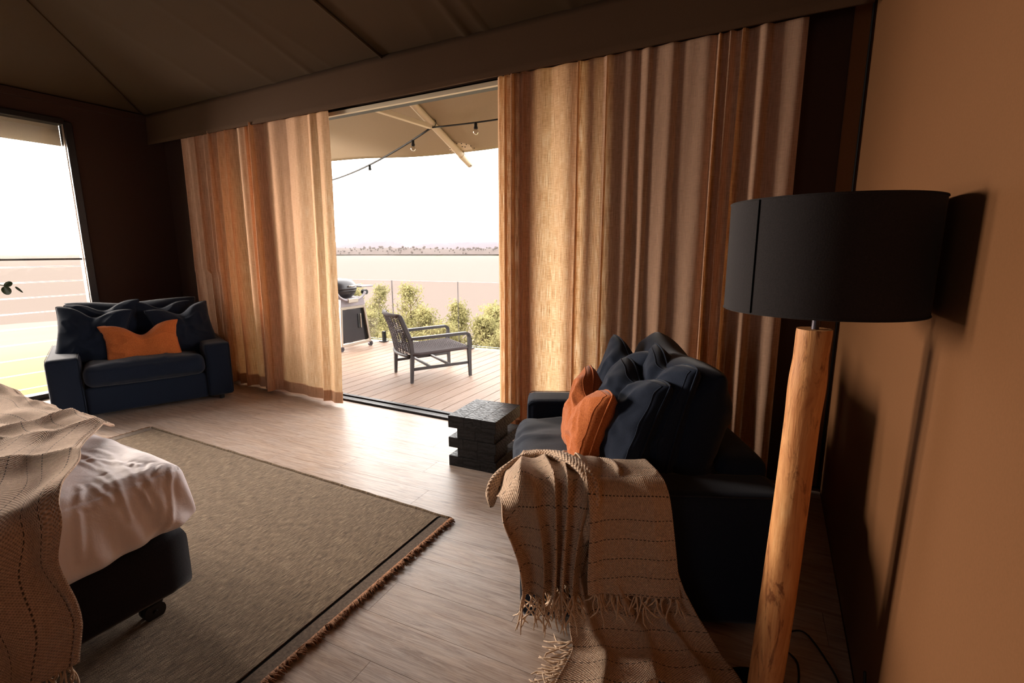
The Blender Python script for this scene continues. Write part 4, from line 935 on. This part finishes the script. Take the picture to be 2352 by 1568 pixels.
# ================================================================== BED
def rid(x, y, seed, f, oct=3): return (1-np.abs(fbm(x, y, seed, oct, f)))**3
BX1, BY1 = -1.86, .925; BX0, BY0 = -3.75, -1.15
bed = thing('bed', 'bed with pink-white sheet on a black upholstered base with castors', 'bed', ((BX0+BX1)/2, (BY0+BY1)/2, 0))
softbox(((BX0+BX1)/2, (BY0+BY1)/2, .215), (BX1-BX0-.02, BY1-BY0-.02, .25), .045, (0, 0, 0), .002, 2, (20, 20, 8), 3).build('base', M['bedbase'], bed, smooth=True)
def sheet_warp(P, u):
    X_ = P[:, 0]; Y_ = P[:, 1]; Z_ = P[:, 2]; hx = (BX1-BX0)/2; hy = (BY1-BY0)/2
    lowr = np.clip((-Z_)/.14, 0, 1)
    # lower edge tucks under, with a soft outward belly and vertical gathers close to the corner
    sx = np.abs(u[:, 0]) > .9; sy = np.abs(u[:, 1]) > .9
    dc = np.hypot(np.minimum(hx-X_, 9)*(X_ > 0)+9*(X_ <= 0), (hy-Y_))
    gat = np.exp(-(dc/.30)**2)
    side = np.clip((.12-Z_)/.2, 0, 1)
    P[:, 0] += np.where(u[:, 0] > .9, side*(.010*fbm(Y_*1.0, Z_*.5, 81, 3, 6)+gat*.012*np.sin(Y_*55+Z_*9)), 0)
    P[:, 1] += np.where(u[:, 1] > .9, side*(.010*fbm(X_*1.0, Z_*.5, 82, 3, 6)+gat*.012*np.sin(X_*55)), 0)
    dn = np.where(u[:, 2] < -.5, 1, 0)
    P[:, 2] += np.clip((-Z_-.02)/.11, 0, 1)*(.014*fbm(X_, Y_, 83, 3, 3)+.03*gat)
    top = u[:, 2] > .9
    # diagonal pull folds running to the corner
    q = (X_-hx)*.6+(Y_-hy)*1.0; pr = (X_-hx)*1.0-(Y_-hy)*.6
    pinch = np.exp(-(dc/.10)**2)
    k = (.06-Z_)/.28; P[:, 0] += np.where(u[:, 0] > 0, .030*k-.012, 0); P[:, 1] += np.where(u[:, 1] > 0, .030*k-.012, 0)
    P[:, 2] -= np.where(u[:, 2] > -.5, .008*sst(.20, .0, hx-X_)*np.clip((Z_+.14)/.28, 0, 1), 0)
    FL = [[(-0.583, -0.156), (-0.341, -0.161), (-0.224, -0.172), (-0.059, -0.203), (0.049, -0.212), (0.133, -0.202)], [(-0.417, -0.118), (-0.303, -0.105), (-0.202, -0.131), (-0.067, -0.15), (0.04, -0.164)], [(-0.087, -0.08), (-0.02, -0.125), (0.038, -0.124)], [(-0.041, -0.064), (0.01, -0.103)], [(-0.117, -0.104), (-0.014, -0.142), (0.018, -0.14)], [(-0.052, -0.303), (0.01, -0.319), (0.041, -0.308)], [(-0.108, -0.282), (-0.07, -0.289), (0.005, -0.312)], [(0.031, -0.327), (0.079, -0.335), (0.189, -0.351)], [(-0.128, -0.22), (-0.006, -0.228)], [(-0.095, -0.258), (0.005, -0.257), (0.051, -0.241)], [(-0.01, -0.039), (0.031, -0.053), (0.067, -0.066), (0.149, -0.072), (0.207, -0.091), (0.256, -0.126)], [(-0.436, -0.198), (-0.306, -0.195), (-0.149, -0.193)], [(-0.344, -0.193), (-0.286, -0.15), (-0.142, -0.117)], [(0.059, -0.156), (0.134, -0.136)], [(-0.151, -0.113), (-0.108, -0.107)]]
    Wc = np.where(Z_ > .12, np.minimum(X_-hx, 0), 0)+np.maximum(.142-Z_, 0)*(X_ > hx-.06); Yc = Y_-hy; acc = np.zeros(len(P))
    for ln in FL:
        best = np.full(len(P), 9.); tt_ = np.zeros(len(P)); ns = len(ln)-1
        for q_ in range(ns):
            a_ = np.array(ln[q_]); b_ = np.array(ln[q_+1]); d_ = b_-a_; t_ = np.clip(((Wc-a_[0])*d_[0]+(Yc-a_[1])*d_[1])/(d_@d_+1e-9), 0, 1)
            ds = np.hypot(Wc-a_[0]-t_*d_[0], Yc-a_[1]-t_*d_[1]); m__ = ds < best; best[m__] = ds[m__]; tt_[m__] = (q_+t_[m__])/ns
        acc += np.exp(-(best/.010)**2)*np.sin(np.clip(tt_, .04, .96)*PI)**.5-.5*np.exp(-((best-.016)/.010)**2)
    sideq = (X_ > hx-.05)*np.clip((.13-Z_)/.04, 0, 1)
    P[:, 2] += acc*.0032*(1-sideq)*(u[:, 2] > -.5); P[:, 0] += acc*.0045*sideq
    P[:, 2] += top*.0035*(rid(q*6.5, pr*1.6, 86, 1.0)*np.exp(-((q+.40)/.32)**2)*np.exp(-((pr+.35)/.55)**2))
    P[:, 2] += top*(.006*fbm(X_, Y_, 84, 3, 3)+.007*np.exp(-((pr+.55)/.5)**2)*np.sin(q*30+pr*6+1.5*fbm(X_, Y_, 85, 2, 4))*np.exp(-((q+.35)/.25)**2))
    P[:, 2] -= top*.03*np.exp(-(np.maximum(hy-Y_, 0)/.12))*0
    return P
softbox(((BX0+BX1)/2, (BY0+BY1)/2, .460), (BX1-BX0+.03, BY1-BY0+.03, .285), .055, (.016, .016, .004), .002, 4, (300, 300, 40), 3, sheet_warp).build('sheet', M['sheet'], bed, smooth=True)
for x_, y_ in ((BX1-.09, BY1-.14), (BX0+.10, BY1-.14), (BX1-.09, BY0+.14), (BX0+.10, BY0+.14)):
    c_ = MB().tube([(x_-.022, y_, .04), (x_-.006, y_, .04)], .036, 18).tube([(x_+.006, y_, .04), (x_+.022, y_, .04)], .036, 18).tube([(x_-.03, y_, .04), (x_+.03, y_, .04)], .008, 8).build('castor', M['black_rubber'], bed, smooth=40)
    MB().tube([(x_, y_+.01, .07), (x_, y_+.01, .12)], .012, 8).box((x_, y_+.005, .075), (.05, .05, .02), .006).build('castor_fork', M['black_metal'], c_, smooth=40)
MB().box((BX1+.006, .52, .125), (.002, .018, .032), 0, (.3, 0, .2)).build('care_label', M['cream_metal'], bed)

# ================================================================== THROWS
def tassels(P_edge, down, parent, m, seed, L_=(.05, .10), every=.018, floor=.006, out=(0, 0, 0), rad=.0028):
    r = random.Random(seed); acc = 0
    for i in range(1, len(P_edge)):
        a, b = Vector(P_edge[i-1]), Vector(P_edge[i]); acc += (b-a).length
        if acc < every: continue
        acc = 0; l = r.uniform(*L_); mb = MB()
        for q in range(3):
            p = Vector(b)+Vector((r.gauss(0, .003), r.gauss(0, .003), 0)); pts = [p]; d = (Vector(down)+Vector((r.gauss(0, .15), r.gauss(0, .15), 0))+Vector(out)*r.uniform(.3, 1)).normalized()
            for k in range(5):
                d = (d+Vector((r.gauss(0, .28), r.gauss(0, .28), r.gauss(0, .12)-.05))).normalized(); p = p+d*l/5
                if p.z < floor: p.z = floor+r.uniform(0, .004)
                pts.append(p.copy())
            mb.tube(pts, [rad, rad, rad*.9, rad, rad*1.1, rad*.5], 5)
        mb.build('tassel', m, parent, smooth=True)
def cloth_from(profile, a0, a1, n, m, wav=.02, seed=0, freq=5, frame=None):
    """sheet laid along a profile of (b, z) points, spread between a0(t) and a1(t)"""
    pr = [Vector((b, z, 0)) for b, z in profile]; ls = [0]
    for i in range(1, len(pr)): ls.append(ls[-1]+(pr[i]-pr[i-1]).length)
    P = np.zeros((n, m, 3)); T = ls[-1]
    for j in range(m):
        s_ = T*j/(m-1); k = max(i for i in range(len(ls)) if ls[i] <= s_+1e-9); k = min(k, len(ls)-2); t = (s_-ls[k])/(ls[k+1]-ls[k]); p = pr[k].lerp(pr[k+1], t)
        dx = (pr[k+1]-pr[k]).normalized(); nx_ = Vector((-dx.y, dx.x))
        q = j/(m-1); lo, hi = a0(q), a1(q)
        for i in range(n):
            u = i/(n-1); w_ = wav*math.sin(u*freq*2*PI+seed)*min(1, .3+q)+wav*.6*math.sin(u*freq*3.7*PI+seed*2+q*2)
            P[i, j] = (lo+(hi-lo)*u, p.x-nx_.x*w_*(-1), p.y-nx_.y*w_*(-1)) if False else (lo+(hi-lo)*u, p.x+nx_.x*w_, p.y+nx_.y*w_)
    A = frame; t = math.radians(A[1]); c_, s__ = math.cos(t), math.sin(t)
    W_ = P.copy(); W_[:, :, 0] = A[0][0]+P[:, :, 0]*c_-P[:, :, 1]*s__; W_[:, :, 1] = A[0][1]+P[:, :, 0]*s__+P[:, :, 1]*c_
    return W_, T
tR = math.radians(25)
def rb(A, a, b, z, h, r): x_, y_, z_ = inl(A, a, b, z); return RBox((x_, y_, z_), h, r, math.radians(A[1]))

def rid(x, y, seed, f, oct=3): return (1-np.abs(fbm(x, y, seed, oct, f)))**3
class Path:
    """smoothed poly-line in a vertical plane, sampled by arc length, with outward normals"""
    def __init__(s, pts):
        q = [Vector((p[0], p[1], 0)) for p in pts]; q = spline(q, 240); s.p = np.array([(v.x, v.y) for v in q]); d = np.diff(s.p, axis=0)
        s.l = np.concatenate([[0], np.cumsum(np.hypot(d[:, 0], d[:, 1]))]); s.T = s.l[-1]
        t = np.gradient(s.p, axis=0); t /= np.hypot(t[:, 0], t[:, 1])[:, None]; s.n = np.stack([t[:, 1], -t[:, 0]], 1)
    def at(s, L_):
        L_ = np.clip(L_, 0, s.T); f = lambda k: np.stack([np.interp(L_, s.l, k[:, 0]), np.interp(L_, s.l, k[:, 1])], -1); return f(s.p), f(s.n)
def to_world(A, a, b, z):
    t = math.radians(A[1]); return np.stack([A[0][0]+a*math.cos(t)-b*math.sin(t), A[0][1]+a*math.sin(t)+b*math.cos(t), z], -1)
def drape(name, path, lo, hi, fold, n, m, width, parent, mtl, A, send=None, solid=.005, sag=None, uvo=(0, 0)):
    U, V = np.meshgrid(np.linspace(0, 1, n), np.linspace(0, 1, m), indexing='ij')
    L_ = V*path.T*(send(U) if send else 1); p, nn = path.at(L_); F, dA = fold(U, V, L_)
    a = lo(V)+(hi(V)-lo(V))*U+dA; z = p[..., 1]+nn[..., 1]*F
    b = p[..., 0]+nn[..., 0]*F
    if sag: a, b, z = sag(U, V, a, b, z)
    P = to_world(A, a, b, np.maximum(z, .006+0*z)); uv = np.stack([U*width+uvo[0], L_+uvo[1]], -1).reshape(-1, 2)
    o = MB().grid(P).build(name, mtl, parent, smooth=True, uv=uv); add_mod_thick(o, solid, 0); return P
tw = thing('throw_blanket', 'oatmeal fringed throw draped over the arm of the near armchair and onto the floor', 'blanket', inl(ARM_R, .25, 0, 0))
# lower layer: over the arm, down the side and out across the floor
pa = Path([(.22, .50), (.20, .542), (.10, .546), (.015, .545), (-.018, .52), (-.024, .40), (-.03, .25), (-.05, .09), (-.10, .024), (-.18, .016), (-.33, .014)])
def f_low(U, V, L_):
    h = sst(.25, .55, V); fl_ = sst(.70, .80, V); w_ = U*3.4+.35*np.sin(V*5)+.25*fbm(U*2, V*2, 91, 2, 1)
    F = h*.034*(.5+.5*np.sin(2*PI*w_))**1.2*(1-.55*fl_)+.008*rid(U*2, V*3, 92, 1.5)+.006
    return F, h*.012*np.sin(2*PI*w_+1.2)+.03*fbm(V*3, U*.5, 93, 2, 1)*fl_
PL = drape('lower_layer', pa, lambda v: .16+.03*v-.10*sst(.75, 1, v), lambda v: .47+.06*sst(.1, .5, v)+.16*sst(.5, 1, v), f_low, 150, 170, .58, tw, M['throw'], ARM_R, send=lambda u: 1-.10*u+.04*np.sin(u*9))
tassels(PL[:, -1].tolist(), (.1, -.35, -1), tw, M['yarn'], 5, (.07, .14), .014, out=(-.5, -.6, 0))
tassels(PL[0, 125:].tolist(), (-1, 0, -.6), tw, M['yarn'], 15, (.06, .12), .02, out=(-.8, -.3, 0))
# left flap: bunched folds over the front corner of the arm
pb_ = Path([(.46, .470), (.36, .474), (.26, .492), (.205, .545), (.13, .556), (.05, .556), (.0, .548), (-.026, .51), (-.034, .42), (-.04, .31), (-.045, .205)])
def f_left(U, V, L_):
    g = sst(.10, .5, V); w_ = (U+.07*np.sin(U*9+1))*4.6+.7*fbm(U*1.5, V*2.2, 94, 3, 1.0)+.3*V
    F = (.008+.022*g+.012*sst(.6, 1, V))*(.5+.5*np.sin(2*PI*w_))**1.0+.016*rid(U*1.5+V, V*2.2-U, 95, 1.6)*(1-.6*sst(.5, .8, V))+.012
    F = F+.022*np.exp(-((U-.02)/.09)**2)*sst(.1, .4, V)
    return F, .010*g*np.sin(2*PI*w_+1.3)+.010*fbm(V*2.6, U, 96, 2, 1)
def sag_l(U, V, a, b, z):
    over = np.maximum(-a-.002, 0); z = z-over*.75*sst(.45, .1, 0*V)-over*.7*(V < .72)*(1-sst(.55, .72, V)); a = np.maximum(a, -.045-.5*over*0-.05); return a, b, z
PU = drape('upper_flap', pb_, lambda v: -.055-.05*np.sin(np.clip(v*1.7, 0, 1)*PI)+.075*sst(.5, 1, v), lambda v: .30-.02*v-.07*sst(.4, 1, v), f_left, 150, 150, .42, tw, M['throw'], ARM_R, send=lambda u: 1+.03*np.sin(u*7), sag=sag_l, uvo=(.8, 0))
tassels(PU[:, -1].tolist(), (0, 0, -1), tw, M['yarn'], 6, (.07, .14), .013)
# right flap: flatter, with a rolled left edge and a ribbed border
pc_ = Path([(.34, .476), (.26, .50), (.205, .555), (.13, .568), (.05, .568), (.0, .560), (-.034, .52), (-.046, .42), (-.052, .31), (-.056, .205)])
def f_right(U, V, L_):
    w_ = U*1.6+.25*fbm(U, V*1.5, 97, 2, 1); F = .010*(.5+.5*np.sin(2*PI*w_+.6))*sst(.3, .8, V)+.006*rid(U*2, V*2.5, 98, 1.6)+.014+.030*np.exp(-((U)/.10)**2)*(.5+.5*sst(.1, .4, V))
    return F, -.010*np.exp(-(U/.06)**2)+.006*fbm(V*3, U, 99, 2, 1)
PV = drape('upper_flap', pc_, lambda v: .20+.06*v-.02*sst(.6, 1, v), lambda v: .44+.10*v, f_right, 110, 150, .36, tw, M['throw'], ARM_R, send=lambda u: .97+.07*u)
tassels(PV[:, -1].tolist(), (0, 0, -1), tw, M['yarn'], 7, (.06, .12), .020)
# the loose rolled edge lying over the corner
def roll(name, pts, r, seed, parent, mtl):
    pts = spline(pts, 70); n = len(pts); q = MB(); prev = None; seg = 18; P = np.zeros((n, seg+1, 3))
    for i, p in enumerate(pts):
        t = (pts[min(i+1, n-1)]-pts[max(i-1, 0)]).normalized(); u_ = Vector((0, 0, 1))-t*t.z; u_ = u_.normalized() if u_.length > .05 else (prev or t.orthogonal()).normalized(); prev = u_; w_ = t.cross(u_)
        e = min(1, .25+i/7, .25+(n-1-i)/7)
        for k in range(seg+1):
            an = 2*PI*(k % seg)/seg; rr_ = r*e*(1+.22*math.sin(an*3+i*.12+seed)+.10*math.sin(an*5-i*.3)); P[i, k] = p+(u_*math.sin(an)*.75+w_*math.cos(an))*rr_
    q.grid(P); return q.build(name, mtl, parent, smooth=True, uv=np.stack(np.meshgrid(np.linspace(0, .5, n), np.linspace(0, .1, seg+1), indexing='ij'), -1).reshape(-1, 2))
W3 = lambda a, b, z: tuple(inl(ARM_R, a, b, z))
roll('rolled_edge', [W3(-.105, .04, .455), W3(-.105, .10, .50), W3(-.06, .20, .525), (W3(.02, .27, .545)), W3(.10, .24, .575), W3(.17, .12, .605), W3(.225, .02, .60), W3(.245, -.045, .55), W3(.235, -.065, .46), W3(.22, -.06, .39)], .024, 1, tw, M['throw'])
roll('rolled_edge', [W3(.06, .36, .505), W3(.14, .33, .515), W3(.24, .26, .545), W3(.33, .14, .585), W3(.345, .04, .585)], .015, 2, tw, M['throw'])
# throw across the bed and down its near side
bt = thing('throw_blanket', 'oatmeal fringed throw spread across the bed and hanging down its side', 'blanket', (-2.2, .4, 0))
n_, m_ = 200, 260; Lt, Lh = 1.75, .50
pd = Path([(-Lt, .612), (-1.0, .612), (-.5, .612), (-.2, .612), (-.06, .606), (.0, .58), (.022, .53), (.03, .45), (.035, .34), (.035, .22), (.035, .125)])
U, V = np.meshgrid(np.linspace(0, 1, n_), np.linspace(0, 1, m_), indexing='ij'); L_ = V*pd.T; p, nn = pd.at(L_)
hang = sst(Lt-.08, Lt+.15, L_); s_ = np.maximum(Lt-L_, 0)
ye = np.minimum(.50+.60*s_+.025*np.sin(s_*9+.6)*sst(0, .2, s_)-.03*hang, .955+.015*np.sin(s_*14))+.012*np.sin(L_*16)*hang
Y_ = ye+.05-U*1.35
ph = U*7.5+.7*fbm(U*1.6, L_*1.3, 101, 3, 1.3)+.8*L_
ridge_ = (.5+.5*np.sin(2*PI*ph))**1.5
F = .010+(.015*(1-hang)+.024*hang)*ridge_*(.5+.5*fbm(U*1.3, L_*1.1, 104, 2, 1.6))+.034*rid(U*2.2+L_*.5, L_*2.0-U*1.2, 102, 1.5)*(1-.35*hang)+.018*rid(U*5+L_*1.6, L_*3.4-U*3.2, 105, 1.5)*(1-.5*hang)+.004*fbm(U*8, L_*6, 103, 3, 2)+.010*np.exp(-(U/.03)**2)
Y_ = Y_+.014*np.sin(2*PI*ph+1.2)*(U > .02)
edge_over = np.maximum(Y_-(BY1+.0), 0); Z_ = p[..., 1]-nn[..., 1]*F-edge_over*.9
P = np.stack([BX1+.012+p[..., 0]-nn[..., 0]*F, Y_, Z_], -1)
o = MB().grid(P).build('cloth', M['throw_bed'], bt, smooth=True, uv=np.stack([U*1.5+.03, L_], -1).reshape(-1, 2)); add_mod_thick(o, .007, 0)
tassels(P[:, -1].tolist(), (0, 0, -1), bt, M['yarn'], 8, (.08, .13), .016)

# ================================================================== PLANT AT THE LEFT EDGE
pp = (-4.55, 1.285)
ps = thing('potted_plant', 'slim stemmed houseplant whose leaf tip pokes in at the left picture edge', 'plant', (pp[0], pp[1]-.35, 0))
MB().lathe([(.0, 0), (.09, 0), (.12, .12), (.13, .34), (.12, .34), (.11, .30), (0, .30)], (pp[0], pp[1]-.35, 0), 28, cap=False).build('pot', M['pot'], ps, smooth=40)
tipz = 1.13
MB().tube(spline([(pp[0], pp[1]-.35, .3), (pp[0], pp[1]-.37, .8), (pp[0], pp[1]-.22, 1.16), (pp[0], pp[1]+.02, 1.135)], 20), .003, 5).build('stem', M['plant'], ps, smooth=True)
def leafm(c, d, l, w_):
    c = Vector(c); d = Vector(d).normalized(); q = d.cross(Vector((1, 0, 0))).normalized(); vs = [c]; fs = []
    for k in range(12): a = 2*PI*k/12; vs.append(c+d*(l/2*(1+math.cos(a)))+q*w_/2*math.sin(a)+Vector((.004*math.sin(a*2), 0, 0)))
    for k in range(12): fs.append((0, 1+k, 1+(k+1) % 12))
    return MB().add(vs, fs)
for c, d, l, w_ in (((pp[0], pp[1]+.0, 1.135), (0, 1, .6), .05, .035), ((pp[0], pp[1]+.0, 1.135), (0, .3, -1), .06, .05), ((pp[0], pp[1]+.055, 1.13), (0, .6, -.8), .055, .014), ((pp[0], pp[1]-.1, 1.16), (0, .2, 1), .06, .04)):
    o = leafm(c, d, l, w_).build('leaf', M['plant'], ps); o.modifiers.new('t', 'SOLIDIFY').thickness = .001
